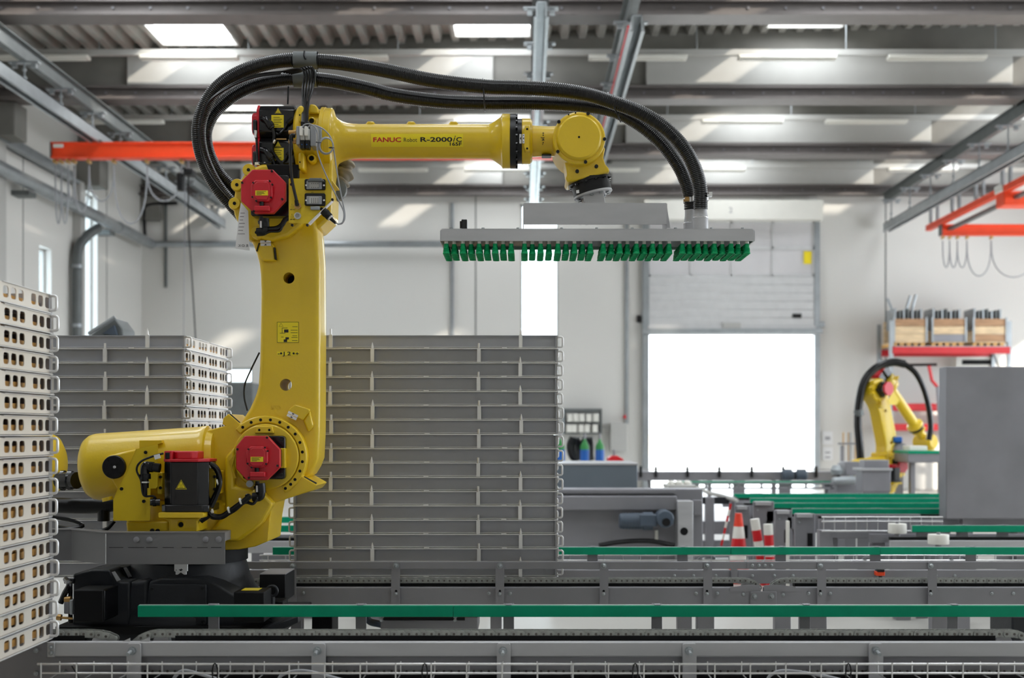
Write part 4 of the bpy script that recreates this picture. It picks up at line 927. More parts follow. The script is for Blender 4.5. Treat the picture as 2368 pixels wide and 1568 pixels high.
# right boxes and eyebolt
rb = R(MB().pbox(600, 660, 1329, 1391, 5.0, .2), 'rear_junction_box', BLKM, 'base', .004)
R(MB().box(X(600, 5.0), X(660, 5.0), 5.0, 5.2, Z(1329, 5.0), Z(1329, 5.0) + .003), 'box_edge', STEELD, 'base', parent=rb, far=False)
fb = R(MB().pbox(540, 611, 1369, 1440, 4.72, .14), 'front_junction_box', BLKM, 'base', .005)
R(MB().box(X(556, 4.75), X(596, 4.75), 4.76, 4.83, Z(1369, 4.72) + .0005, Z(1369, 4.72) + .0015), 'warning_label', YELL, 'base', parent=fb, far=False)
ctr = W(629, 1367, 4.86)
R(MB().tube([ctr + Vector((.02 * math.cos(a), 0, .02 * math.sin(a))) for a in [2 * math.pi * i / 20 for i in range(20)]], .0065, 8, True).cyl(ctr - Vector((0, 0, .022)), ctr - Vector((0, 0, .05)), .012, n=10), 'eye_bolt', ANTH, 'base', far=False)
R(MB().pbox(612, 655, 1390, 1420, 4.88, .1), 'bolt_block', BLKM, 'base', .005, far=False)
R(MB().pprism([(600, 1455), (690, 1425), (690, 1440), (640, 1462)], 4.8, .2), 'ribbed_foot', ANTH, 'base', .004, far=False)
# grey steel shield in front
DSH = 4.70
sh = R(MB().prism([(X(244, DSH), DSH), (X(520, DSH), DSH), (X(520, DSH), DSH + .006), (X(246, DSH), DSH + .006), (X(160, DSH) - .04, DSH + .15), (X(60, DSH), DSH + .15), (X(60, DSH), DSH + .14), (X(158, DSH) - .04, DSH + .144)], Z(1305, DSH), Z(1233, DSH), 'z'), 'steel_shield', STEELK, 'turret', far=False)
R(MB().prism([(X(242, DSH), DSH - .002), (X(521, DSH), DSH - .002), (X(521, DSH), DSH + .05), (X(260, DSH), DSH + .05), (X(165, DSH) - .04, DSH + .2), (X(60, DSH), DSH + .2), (X(60, DSH), DSH + .138), (X(158, DSH) - .042, DSH + .142)], Z(1233, DSH), Z(1231, DSH), 'z'), 'top_flange', STEELK, 'turret', far=False, parent=sh)
screws(sh, [(316, 1248), (346, 1248), (476, 1247.5), (506, 1247.5)], DSH, MB().lathe((0, 0, 0), (0, -1, 0), [(0, .0115), (.004, .0115), (.007, .006), (.0072, .0005)], 14).mesh('round_bolt', STEELD), 'round_bolt')
for a, b in ((296, 333), (338, 364), (376, 402), (420, 444), (456, 480), (488, 512), (252, 285)): R(MB().pbox(a, b, 1265.6, 1266.8, DSH - .0006, .001), 'bend_slot', BLKM, 'turret', parent=sh, far=False)
R(MB().tube([W(244.5, 1234, DSH - .0015), W(244.5, 1304, DSH - .0015)], .0022, 6), 'weld_seam', STEELB, 'turret', parent=sh, far=False)
R(MB().box(X(420, 4.76), X(500, 4.76), DSH + .006, 5.0, Z(1262, DSH), Z(1240, DSH)), 'shield_arm', STEELD, 'turret', parent=sh, far=False)
# ---- turret castings
ringc = p8(1828, 468); RP = 1 / 3.7
th = lambda x, y: math.degrees(math.atan2(468 - y, x - 1828))
outer = [p8(*q) for q in arc(1828, 468, 352, th(1608, 182), th(2145, 640), 22)]
main_pts = L8((560, 452), (720, 402), (905, 356), (1480, 203), (1458, 188), (1464, 140), (1510, 98), (1608, 182)) + outer + \
    L8((2150, 640), (2268, 708), (2225, 757), (1890, 862), (1866, 1000), (1850, 1190), (1740, 1236), (1600, 1262), (1480, 1266), (1480, 1150), (640, 1150), (640, 1020), (560, 900), (498, 655))
R(MB().pprism(main_pts, DRING, .26), 'turret_casting', YEL, 'turret', .012, 3)
R(MB().lathe((J1.x + .01, J1.y, Z(1262, 5.0)), (0, 0, 1), [(0, .23), (.02, .24), (.16, .24), (.18, .22)], 36), 'turret_hub', YEL, 'turret')
R(MB().pprism(L8((1342, 1110), (1480, 960), (1720, 745), (1775, 745), (1893, 868), (1800, 1030), (1735, 1090), (1590, 1192), (1480, 1192), (1480, 1112)), DRING - .055, .07), 'foot_gusset', YEL, 'turret', .012, 3)
R(MB().pprism(L8((1475, 470), (1560, 380), (1560, 720), (1740, 760), (1480, 1020)), DRING - .035, .05), 'side_web', YEL, 'turret', .012, 3)
R(MB().pprism(L8((1515, 505), (1572, 440), (1540, 560), (1580, 650), (1552, 655)), DRING - .037, .003), 'web_recess_shade', mat('yellow_shaded', srgb(200, 165, 16), .4), 'turret', far=False)  # flat darker yellow patch, stands in for the shade of a recess
hub = R(MB().pprism([p8(*q) for q in circ(1828, 468, 283, 40)], DRING - .02, .03), 'bearing_hub', YEL, 'turret', .006)
ring = [p8(*q) for q in arc(1828, 468, 350, 138, -62, 30)] + [p8(*q) for q in arc(1828, 468, 290, -62, 138, 30)]
rg = R(MB().pprism(ring, DRING - .012, .03), 'bolt_ring', YEL, 'turret', .005, 3)
for cx, cy in ((1633 - 43, 243), (1979, 752)): pass
screws(rg, [p8(*q) for q in ((1633, 215), (1705, 173), (1786, 152), (1870, 152), (1950, 173), (2022, 215), (2082, 273), (2122, 345), (2143, 427), (2143, 510), (2122, 590), (2080, 662), (2043, 703), (1998, 738))], DRING - .012, hole_me, 'bolt_hole')
tb = R(MB().pprism(L8((1733, 268), (1745, 205), (1885, 205), (1900, 268)), DRING - .035, .03), 'hub_tab', YEL, 'turret', .004)
screws(tb, [p8(1775, 238), p8(1860, 238)], DRING - .035, hole_me, 'bolt_hole', .8)
sp_ = R(MB().pprism(L8((1098, 325), (1262, 325), (1262, 392), (1098, 392)), DRING - .02, .03), 'mount_pad', YEL, 'turret', .004); screws(sp_, [p8(1130, 358), p8(1233, 358)], DRING - .02, hole_me, 'bolt_hole', .8)
R(MB().tube([W(*p8(1520, 105), DRING + .01), W(*p8(1605, 180), DRING + .01)], .006, 6), 'rubber_stop', BLK, 'turret')
R(MB().tube([W(*p8(2155, 643), DRING + .01), W(*p8(2262, 700), DRING + .01)], .006, 6), 'rubber_stop', BLK, 'turret')
# ---- balancer cylinder
c0 = W(185, 1083, 5.0); c1 = W(470, 1063, 5.0); rb_ = .1365
prof = [(-.022, .02), (-.02, .06), (-.012, .095), (.0, .118), (.018, .131), (.04, rb_), (.47, rb_ * .985), (.475, rb_ * 1.0), (.50, rb_ * 1.0), (.505, rb_ * .9), (.53, rb_ * .85)]
R(MB().lathe(c0 + Vector((0, .1, 0)), c1 - c0, prof, 48), 'balancer_cylinder', YEL, 'turret')
R(MB().cyl(W(248, 1150, 4.97), W(250, 1158, 4.97), .022, n=14), 'balancer_boss', YEL, 'turret', far=False)
tp = R(MB().pprism([p8(*q) for q in arc(538, 555, 112, 115, 255, 12)] + L8((560, 755), (700, 640), (720, 402)), 4.955, .08), 'pivot_arm', YEL, 'turret', .008)
dc = R(MB().lathe(W(*p8(538, 555), 4.955), (0, -1, 0), [(0, .0465), (.012, .0465), (.015, .044)], 32), 'pivot_cap', BLK, 'turret')
screws(dc, [p8(485, 500), p8(588, 500), p8(485, 605), p8(588, 605), p8(513, 533), p8(560, 533), p8(513, 577), p8(560, 577)], 4.94, MB().cyl((0, 0, 0), (0, -.002, 0), .0042, n=10).mesh('cap_screw', BLKM), 'cap_screw')
R(MB().lathe(W(*p8(538, 555), 4.94), (0, -1, 0), [(0, .007), (.004, .006), (.006, .001)], 12), 'grease_nipple', STEELB, 'turret', parent=dc, far=False)
# ---- yellow cover sheet
cv = R(MB().pprism(L8((722, 402), (905, 360), (905, 600), (905, 720), (890, 738), (842, 740), (842, 1003), (832, 1015), (525, 1015), (525, 835)), 4.90, .004), 'cover_sheet', YELS, 'turret')
R(MB().pprism(L8((722, 402), (718, 402), (522, 835), (525, 835)), 4.898, .06), 'sheet_edge', YELS, 'turret', parent=cv, far=False)
screws(cv, [p8(804, 430), p8(598, 742), p8(788, 848)], 4.90, s=1.1)
R(MB().pprism(L8((748, 328), (938, 328), (938, 350), (905, 360), (748, 395)), 4.97, .1), 'upper_flap', YELS, 'turret')
# ---- first axis motor
def vbox8(x0, x1, y0, y1, d, t, ch):             # vertical prism with chamfered corners, seen from the front
    a, b = X(x0 / 3.7 + 120, d), X(x1 / 3.7 + 120, d); c = ch
    return MB().prism([(a, d + c), (a + c, d), (b - c, d), (b, d + c), (b, d + t - c), (b - c, d + t), (a + c, d + t), (a, d + t - c)], Z(y1 / 3.7 + 930, d), Z(y0 / 3.7 + 930, d), 'z')
m1 = R(vbox8(940, 1325, 512, 905, 4.80, .18, .035), 'vertical_motor', BLKG, 'turret', .003)
R(vbox8(925, 1335, 880, 942, 4.79, .2, .02), 'motor_foot', BLKG, 'turret', .004)
mc = R(vbox8(933, 1330, 488, 512, 4.797, .186, .036), 'motor_cap', RED, 'turret', .002)
R(vbox8(1030, 1238, 422, 488, 4.82, .13, .02), 'encoder_cover', RED, 'turret', .004)
R(vbox8(958, 1030, 418, 488, 4.815, .12, .004), 'encoder_plug_box', RED, 'turret', .002)
R(vbox8(965, 1010, 432, 486, 4.812, .05, .004), 'encoder_plug', BLK, 'turret', .002, far=False)
R(MB().prism(rrect(X(p8(912, 0)[0], 4.79), X(p8(1300, 0)[0], 4.79), Z(p8(0, 990)[1], 4.79), Z(p8(0, 944)[1], 4.79), .006), 4.785, 5.0), 'motor_mount', YEL, 'turret', .006)
pd = R(MB().pprism(L8((940, 990), (1280, 990), (1245, 1020), (1245, 1112), (1000, 1112), (1000, 1020)), 4.84, .16), 'mount_pedestal', YEL, 'turret', .01)
R(MB().cyl(W(*p8(1104, 1048), 4.838), W(*p8(1104, 1048), 4.838) + Vector((0, (4.85) - (4.838), 0)), .0095, n=16).m(1).lathe(W(*p8(1104, 1048), 4.843), (0, -1, 0), [(0, .018), (.004, .017), (.006, .0125), (.003, .010)], 20), 'pedestal_hole', [BLKM, YEL], 'turret', parent=pd, far=False)
R(MB().pprism(L8((630, 1020), (1000, 1020), (1000, 1112), (640, 1112)), 4.93, .1), 'lower_block', YEL, 'turret', .008)
R(MB().pprism(L8((1320, 590), (1420, 590), (1420, 790), (1320, 790)), 4.93, .1), 'side_plate', YELS, 'turret', .004)
R(MB().pprism(L8((900, 600), (945, 600), (945, 790), (900, 790)), 4.93, .1), 'side_plate', YELS, 'turret', .004)
for q in ((930, 640), (930, 733), (1402, 638), (1402, 745), (1333, 620), (1333, 650)): inst('screw', screw_me, robot, W(*p8(*q), 4.93))
screws(robot, [p8(860, 1100), p8(905, 1102)], 4.92, s=1.4)
def hot_label(px, py, d, h, parent):              # yellow triangle with black border and three heat waves
    hw = h * .58
    tri = lambda k: [(px, py - h * .5 * k), (px + hw * k, py + h * .5 * k), (px - hw * k, py + h * .5 * k)]
    o = MB().pprism(tri(1.12), d, .001).build('warning_label', YELL, parent)
    MB().pprism(tri(1.0), d - .0004, .0004).build('label_border', INK, o); MB().pprism([(x, y + h * .015) for x, y in tri(.8)], d - .0008, .0004).build('label_field', YELL, o)
    for k in (-1, 0, 1): MB().tube([W(px + k * h * .13 + h * .035 * math.sin(i * 1.6), py + h * (.28 - .07 * i), d - .0012) for i in range(6)], h * .016 * d / F, 5).build('heat_wave', INK, o)
    MB().pbox(px - h * .22, px + h * .22, py + h * .33, py + h * .355, d - .0012, .0005).build('label_bar', INK, o)
hot_label(418.8, 1120.5, 4.799, 20, m1)
# connectors and cables of the first motor
R(MB().cyl(W(*p8(925, 565), 4.84), W(*p8(850, 555), 4.84), .018, n=14).cyl(W(*p8(868, 557), 4.84), W(*p8(835, 553), 4.84), .021, n=14).tube(spline([W(*p8(845, 555), 4.84), W(*p8(805, 545), 4.84), W(*p8(795, 590), 4.84), W(*p8(797, 640), 4.84)], 4), .018, 12), 'motor_connector', BLKG, 'turret', far=False)
R(MB().cyl(W(*p8(797, 615), 4.84), W(*p8(800, 660), 4.84), .0215, n=14).cyl(W(*p8(800, 660), 4.84), W(*p8(800, 735), 4.84), .013, n=12).cyl(W(*p8(796, 735), 4.84), W(*p8(796, 800), 4.84), .009, n=10), 'cable_gland', BLK, 'turret', far=False)
R(MB().tube(spline([W(*p8(950, 440), 4.81), W(*p8(860, 465), 4.83), W(*p8(760, 510), 4.82), W(*p8(725, 580), 4.82), W(*p8(762, 670), 4.83), W(*p8(775, 770), 4.83), W(*p8(800, 805), 4.83), W(*p8(870, 805), 4.83), W(*p8(895, 840), 4.84)], 6), .0042, 8), 'sensor_cable', BLK, 'turret', far=False)
R(MB().pprism(L8((870, 455), (920, 442), (932, 478), (882, 492)), 4.805, .002), 'cable_tag', PAPER, 'turret', far=False)
R(MB().cyl(W(*p8(840, 855), 4.83), W(*p8(925, 855), 4.84), .014, n=12).cyl(W(*p8(868, 855), 4.83), W(*p8(890, 855), 4.83), .017, n=12), 'brake_connector', BLKG, 'turret', far=False)
R(MB().pbox(*[v / 3.7 + 120 for v in (768, 815)], *[v / 3.7 + 930 for v in (681, 692)], 4.815, .03), 'zip_tie', RWHITE, 'turret', far=False)
R(MB().tube(spline([W(*p8(*q), 4.86) for q in ((1330, 520), (1400, 560), (1432, 640), (1425, 740), (1385, 830), (1350, 910), (1370, 970), (1450, 980), (1530, 930), (1640, 850), (1700, 800))], 6), .0115, 10), 'motor_cable', RUB, 'turret', far=False)
R(MB().tube(spline([W(*p8(*q), 4.85) for q in ((1335, 515), (1410, 575), (1440, 690), (1410, 800), (1365, 900))], 6), .008, 8), 'motor_cable', RUB, 'turret', far=False)
R(MB().tube(spline([W(*p8(*q), 4.87) for q in ((1340, 930), (1360, 985), (1440, 990), (1560, 930), (1650, 860), (1720, 870), (1755, 830))], 6), .006, 8), 'motor_cable', RUB, 'turret', far=False)
R(MB().tube([W(*p8(1270, 1010), 4.86), W(*p8(1345, 960), 4.86)], .014, 10), 'cable_end', RUB, 'turret', far=False)
for q in ((1352, 540), (1425, 688), (1370, 925), (1518, 925), (1618, 850)):
    R(MB().lathe(W(*p8(*q), 4.855) - Vector((.004, 0, 0)), (1, 0, .3), [(0, .0135), (.006, .0135)], 10), 'zip_tie', RWHITE, 'turret', far=False)
# ---- octagonal side motors (axis two and three)
def oct_motor(dx, dy, link, flange, nm):          # reference px as on the lower motor, shifted
    P_ = lambda *pts: [(a + dx, b + dy) for a, b in pts]
    oc = P_((566, 1008), (617, 1008), (647, 1039.5), (647, 1081), (617, 1110.5), (570, 1110.5), (545.7, 1084), (545.7, 1032.7)) if nm else \
        P_((572, 1008), (620, 1008), (648, 1036), (648, 1079), (620, 1109), (577, 1109), (546, 1081), (546, 1036))
    R(MB().pprism([(597 + dx + (a - 597 - dx) * .9 + 4, 1059 + dy + (b - 1059 - dy) * .9) for a, b in oc], DMOT + .03, .12), 'motor_body', BLKG, link, .004)
    pl = R(MB().pprism(oc, DMOT, .03), 'motor_plate', RED, link, .003)
    ic = P_((579, 1032), (609, 1032), (619, 1043), (619, 1070), (609, 1082), (580, 1082), (569, 1071), (569, 1043))
    en = R(MB().pprism(ic, DMOT - .022, .025), 'encoder_cover', RED, link, .004, parent=pl, far=False)
    fl_ = MB().pprism(P_((584, 1036), (606, 1036), (612, 1043), (612, 1066), (606, 1078), (584, 1078), (576, 1070), (576, 1043)), DMOT - .027, .006)
    R(fl_, 'encoder_lid', RED, link, .002, parent=pl, far=False)
    lb = R(MB().pbox(579.5 + dx, 608.5 + dx, 1056.5 + dy, 1068 + dy, DMOT - .0285, .001), 'type_label', YELL, link, parent=pl, far=False)
    for k in range(4): MB().pbox(582 + dx, 582 + dx + (22, 17, 19, 12)[k], 1058.2 + dy + k * 2.4, 1059.2 + dy + k * 2.4, DMOT - .0289, .0005).build('print_line', INK, lb)
    R(MB().pbox(577 + dx, 612 + dx, 1091.5 + dy, 1103 + dy, DMOT - .024, .025), 'plug_block', RED, link, .003, parent=pl, far=False)
    R(MB().cyl(W(594 + dx, 1082 + dy, DMOT - .012), W(594 + dx, 1092 + dy, DMOT - .012), .0085, n=10), 'encoder_plug', BLK, link, parent=pl, far=False)
    screws(pl, P_((618, 1012), (549.5, 1039), (642, 1077), (576, 1105)), DMOT, s=.75)
    screws(en, P_((575, 1039), (613, 1035), (619, 1043), (573, 1072), (616, 1073), (582, 1081)), DMOT - .022, s=.6)
    return pl
R(MB().prism(rrect(X(562, DRING - .04), X(660, DRING - .04), Z(1108, DRING - .04), Z(1008, DRING - .04), .012), DRING - .05, DRING), 'motor_flange', BLKG, 'turret', .004)
oct_motor(0, 0, 'turret', None, True)
R(MB().pbox(648, 659, 1036, 1083, DRING - .052, .04), 'flange_pad', YEL, 'turret', .003, far=False)
screws(robot, [(651, 1016), (651, 1098)], DRING - .05, s=1.2)
R(MB().cyl(W(577, 1119, DRING - .04), W(577, 1119, DRING - .04) + Vector((0, (DRING - .02) - (DRING - .04), 0)), .014, n=14), 'ground_stud', GALV, 'turret', far=False)
# plug below the lower motor
def plug(px, py, d, link, s=1.0):
    o = R(MB().cyl(W(px - 2, py - 13, d), W(px - 2, py, d), .008 * s, n=10).cyl(W(px + 4, py - 8, d + .01), W(px + 6, py + 14 * s, d + .01), .021 * s, n=14).cyl(W(px + 3, py - 4, d + .01), W(px + 4, py + 2, d + .01), .0235 * s, n=14).tube(spline([W(px + 6, py + 8 * s, d + .01), W(px + 4, py + 22 * s, d + .01), W(px - 12 * s, py + 24 * s, d + .012)], 5), .018 * s, 12), 'motor_plug', BLK, link, far=False)
    R(MB().pbox(px - 5, px - 1, py - 3, py + 12, d - .014, .012), 'plug_tag', PAPER, link, parent=o, far=False)
plug(597, 1126, DMOT + .03, 'turret')
R(MB().tube(spline([W(*p8(*q), 4.9) for q in ((1690, 790), (1660, 800), (1680, 850), (1720, 870), (1750, 840), (1755, 810))], 5), .004, 6), 'thin_cable', RUB, 'turret', far=False)
# ---- upper arm (second link)
link_pts = [(573, 544), (584, 566), (592.6, 588), (598, 610), (600.6, 633), (602, 671), (601.5, 720), (600.6, 767), (600, 810), (599, 846), (596, 891), (591, 910), (584.6, 926), (576, 945), (560, 970), (545, 1000), (545, 1060), (580, 1110), (640, 1135), (704, 1106), (717, 1098), (728, 1080), (736, 1060), (739, 1000), (739.5, 942), (740, 767), (739, 607), (735, 544), (728, 500), (690, 470), (600, 470), (556, 500)]
h1 = circ(668, 643, 13, 20); h2 = circ(661, 890, 14, 20)
R(MB().rprism(PP(link_pts, 5.10), [PP(h1, 5.10), PP(h2, 5.10)], 5.10, 5.28, .022, 5), 'upper_arm', YEL, 'arm', smooth=50)
for (cx, cy), rr_ in (((668, 643), 13), ((661, 890), 14)):
    R(MB().lathe(W(cx, cy, 5.10) + Vector((0, .002, 0)), (0, -1, 0), [(.0, .0275 * rr_ / 13), (.001, .028 * rr_ / 13), (-.006, .0235 * rr_ / 13)], 24, caps=False), 'hole_rim', YEL, 'arm', far=False)
R(MB().cyl(W(668, 643, 5.2), W(668, 643, 5.2) + Vector((0, (5.205) - (5.2), 0)), .03, n=16), 'hole_dark_disc', BLKM, 'arm', far=False)  # black disc inside the upper hole, paints its dark interior
tbk = R(MB().pprism([(592, 583), (600, 560), (629, 560), (633, 568), (636, 603), (607, 604)], 5.07, .05), 'stop_block', YEL, 'arm', .01, 3)
for pts in ([(592, 580), (598, 562), (600, 562), (594, 582)], [(632.5, 572), (636, 572), (639, 600), (635.5, 600)]): R(MB().pprism(pts, 5.068, .02), 'stop_pad', BLK, 'arm', far=False)
R(MB().pprism([(668, 946), (682, 935), (714, 945), (716, 950), (700, 972), (690, 968), (664, 960)], 5.065, .05), 'stop_block', YEL, 'arm', .01, 3)
R(MB().pprism([(700, 972), (716, 949), (724, 985), (712, 1000)], 5.075, .04), 'stop_block', YEL, 'arm', .008, 2)
def mark(px, py, d, rot, link):
    o = bpy.data.objects.new('axis_mark', MB().box(-.0215, .0215, 0, .0012, .001, .011).box(-.0205, .0215, 0, .0012, -.0115, -.001).prism([(-.006, .0095), (.006, .0095), (0, .003)], -.0004, 0).mesh('axis_mark', PAPER)); COL.objects.link(o)
    o.location = W(px, py, d); o.rotation_euler = (0, rot, 0); put(o, robot)
    for z0, s_ in ((.0095, -1), (-.0095, 1)):
        a = bpy.data.objects.new('arrow', MB().prism([(-.006, z0), (.006, z0), (0, z0 + s_ * .006)], -.0008, -.0002).mesh('arrow', INK)); COL.objects.link(a); a.location = o.location; a.rotation_euler = o.rotation_euler; put(a, o)
mark(614, 562, 5.063, -.03, 'arm'); mark(676, 961, 5.06, .45, 'arm')
wl = R(MB().prism(rrect(X(640, 5.1), X(691.5, 5.1), Z(793, 5.1), Z(744, 5.1), .003), 5.0985, 5.1), 'safety_label', YELL, 'arm', far=False)
WLd = 5.0982
fr_ = MB()
for b in ((640.5, 691, 744.5, 745.4), (640.5, 691, 791.6, 792.5), (640.5, 641.4, 744.5, 792.5), (690.1, 691, 744.5, 792.5)): fr_.pbox(*b, WLd, .0004)
fr_.build('label_frame', INK, wl)
MB().tube([W(a, b, WLd) for a, b in ((650, 747.5), (655, 755), (645, 755))], .0007, 5, True).build('warning_triangle', INK, wl)
for b in ((652, 665, 758, 759), (652, 653, 758, 770), (647, 660, 770, 771), (657, 667, 762, 769), (656, 664, 785, 791), (660, 668, 780, 785), (676, 688, 755, 756), (672, 688, 763, 764), (672, 688, 769, 770), (676, 687, 776, 777), (674, 688, 780, 781), (675, 688, 787, 788), (650, 656, 779, 780)): MB().pbox(*b, WLd, .0004).build('label_print', INK, wl)
jl = R(MB().pbox(640, 691, 813, 822, 5.0988, .0006), 'axis_label', YELL, 'arm', far=False)
text('-', 642, 821, WLd, 11, INK, jl, bold=.0003, sx=1.4); text('J 2', 655, 821.5, WLd, 11.5, INK, jl, bold=.0003, sx=1.5); text('+', 683, 821.5, WLd, 11, INK, jl, bold=.0003, sx=1.3)
for px in (650, 679): MB().pprism(circ(px, 817.3, 2.6, 8), WLd, .0004).build('dot', INK, jl)
em = text('4725', 650, 945, 5.0995, 12, YEL, robot, name='cast_number', thick=.0012, bold=.0002, sx=-1.1)
# top flange of the upper arm with bosses
fc = (627, 466)
flp = []
flo = R(MB().pprism([(fc[0] + a, fc[1] + b) for a, b in ((-90, 10), (-84, -30), (-58, -72), (-20, -88), (40, -80), (78, -40), (82, 10), (72, 52), (40, 80), (0, 92), (-40, 82), (-55, 92), (-72, 62), (-86, 30))], 5.055, .17), 'elbow_flange', YEL, 'arm', .014, 3)
for cx, cy in ((575.4, 393.6), (548.5, 428), (543, 471), (594, 538)):
    b = R(MB().lathe(W(cx, cy, 5.05), (0, -1, 0), [(-.05, .026), (0, .026), (.012, .0225)], 20), 'boss', YEL, 'arm')
    R(MB().cyl(W(cx, cy, 5.045), W(cx, cy, 5.045) + Vector((0, (5.037) - (5.045), 0)), .007, n=12), 'bolt_hole', BLKM, 'arm', parent=b, far=False)
# ---- elbow and forearm
fa = Vector((0, DAX, Z(327, DAX)))                 # forearm axis height
def xl(px): return X(px, DAX)
def rx(px): return px * DAX / F
R(MB().lathe((xl(690), fa.y, fa.z), (1, 0, 0), [(0, rx(70)), (.01, rx(78)), (rx(24), rx(78)), (rx(26), rx(72)), (rx(56), rx(72)), (rx(58), rx(77)), (rx(66), rx(77)), (rx(67), rx(75)), (rx(80), rx(75)), (rx(82), rx(73))], 44), 'elbow_housing', YEL, 'fore')
R(MB().pprism([(668, 392), (690, 380), (690, 250), (745, 252), (768, 300), (768, 420), (766, 500), (735, 530), (690, 530), (660, 470)], 5.12, .2), 'elbow_casting', YEL, 'fore', .012, 3)
for (a, b, c, d_) in ((689, 701, 243, 283), (689, 702, 352, 392)):
    s_ = R(MB().pbox(a, b, c, d_, 5.03, .12), 'housing_pad', YEL, 'fore', .01, 3); screws(s_, [((a + b) / 2 - 2, (c + d_) / 2 + 3)], 5.03, hole_me, 'bolt_hole', .5)
R(MB().pprism([(716, 240), (728, 241), (736, 250), (736, 262), (712, 262)], 5.08, .1), 'lifting_lug', YEL, 'fore', .006, 2)
for q in ((942, 260), (942, 710)):
    b = R(MB().lathe(W(*p2(*q), 5.075), (0, -1, 0), [(-.03, .02), (.0, .017), (.002, .0125), (-.002, .010)], 18), 'port_ring', YEL, 'fore', far=False); R(MB().cyl(W(*p2(*q), 5.076), W(*p2(*q), 5.076) + Vector((0, (5.09) - (5.076), 0)), .0098, n=14), 'port_hole', BLKM, 'fore', parent=b, far=False)
for py in (262, 285, 350, 356, 392, 397): R(MB().cyl((xl(763), 5.1 + abs(py - 327) * .0005, Z(py, 5.1)), (xl(772), 5.1 + abs(py - 327) * .0005, Z(py, 5.1)), .008, n=10), 'flange_bolt', BLK, 'fore', far=False)
fp = [(0, 72), (4, 70), (8, 58), (16, 50), (26, 45), (38, 41.5), (50, 40), (64, 39.3), (362, 39.3), (368, 40.5), (376, 45), (390, 55), (393, 60), (394, 62), (410, 62), (412, 61)]
R(MB().lathe((xl(768), fa.y, fa.z), (1, 0, 0), [(rx(a), rx(b)) for a, b in fp], 56), 'forearm_tube', YEL, 'fore')
for px in (856, 950, 1048): R(MB().pprism([(px - 17, 290), (px - 9, 284), (px - 7, 280), (px + 7, 280), (px + 10, 284), (px + 18, 290)], DAX - .025, .05), 'tube_boss', YEL, 'fore', .006, 2)
for px, n in ((995, 6), (1052, 9)):
    for k in range(n): pass
R(MB().lathe((xl(1180), fa.y, fa.z), (1, 0, 0), [(0, rx(62)), (rx(13), rx(62)), (rx(13), rx(56)), (rx(17), rx(56)), (rx(17), rx(51)), (rx(27), rx(51))], 48), 'wrist_ring', BLK, 'fore')
for k in range(20):
    a = 2 * math.pi * k / 20; c = Vector((xl(1193), fa.y + rx(59) * math.cos(a), fa.z + rx(59) * math.sin(a)))
    o = inst('ring_bolt', bpy.data.meshes.get('ring_bolt') or MB().cyl((0, 0, 0), (rx(4), 0, 0), .006, n=8).mesh('ring_bolt', BLKG), robot, c)
R(MB().lathe((xl(1207), fa.y, fa.z), (1, 0, 0), [(0, rx(51)), (.002, rx(52)), (rx(19), rx(52)), (rx(23), rx(47)), (rx(24), rx(44))], 44), 'wrist_collar', YEL, 'fore')
wb = R(MB().pprism([(1211, 302), (1214, 290), (1225, 290), (1225, 349), (1214, 349), (1211, 338)], DAX - .108, .05), 'collar_block', YEL, 'fore', .004)
screws(wb, [(1219, 298.5), (1219, 343.5)], DAX - .108, hole_me, 'bolt_hole', .7)
R(MB().pbox(1201, 1206, 310, 331, DAX - .102, .01).pbox(1208, 1213, 310, 331, DAX - .112, .004), 'axis_mark', PAPER, 'fore', far=False)
MBm = MB().pprism([(1209, 320), (1212, 317), (1212, 323)], DAX - .1125, .0005).pbox(1209.5, 1211.5, 312, 314, DAX - .1125, .0005).pbox(1209.5, 1211.5, 327, 329, DAX - .1125, .0005).pprism([(1202, 320), (1205, 316), (1205, 324)], DAX - .1025, .0005)
R(MBm, 'mark_print', INK, 'fore', far=False)
# sticker with lettering, wrapped on the tube
rt = rx(39.3)
def wrap(me, dr):
    for v in me.vertices:
        zz = max(-.99 * rt, min(.99 * rt, v.co.z - fa.z)); v.co.y = fa.y - math.sqrt(max(1e-8, (rt + dr) ** 2 - zz * zz)) + (v.co.y)
def yd(py): return (py - 327) * (DAX - rt) / F * -1   # px row to height on the tube front
DT2 = DAX - rt
g = MB(); nx, nz = 2, 10; vs = []; fs = []
for i in range(nx):
    for j in range(nz + 1): vs.append((X((858, 1071)[i], DT2), 0, Z(309.5 + (338.5 - 309.5) * j / nz, DT2)))
for j in range(nz): fs.append((j, j + 1, nz + 2 + j, nz + 1 + j))
g.add(vs, fs); me = g.mesh('sticker', YELL); wrap(me, .0008); st = bpy.data.objects.new('name_sticker', me); COL.objects.link(st); put(st, robot)
def decal(txt, px, py, hpx, m_, target_w=None, **k):
    me = text_mesh(txt, hpx / .7 * DT2 / F, thick=.0, **k); me.materials.clear(); me.materials.append(m_)
    x0 = min(v.co.x for v in me.vertices); x1 = max(v.co.x for v in me.vertices); s = (target_w * DT2 / F) / (x1 - x0) if target_w else 1
    for v in me.vertices: v.co = (X(px, DT2) + (v.co.x - x0) * s, 0, Z(py, DT2) + v.co.z)
    bm = bmesh.new(); bm.from_mesh(me); bm.to_mesh(me); bm.free()
    wrap(me, .0016); o = bpy.data.objects.new('lettering', me); COL.objects.link(o); put(o, st)
decal('FANUC', 863, 328, 10, INKR, 64.5, bold=.0006)
decal('Robot', 934, 328, 9.5, INK, 30.5, bold=-.0001)
decal('R-2000', 972, 327.5, 10, INK, 74, bold=.0006)
decal('i', 1047.5, 327.5, 14.5, INK, 6.5, shear=.35, bold=.0003)
decal('C', 1055, 327.5, 10, INK, 13, bold=.0005)
decal('165F', 1040, 336, 7, INK, 27.5, bold=.0004)
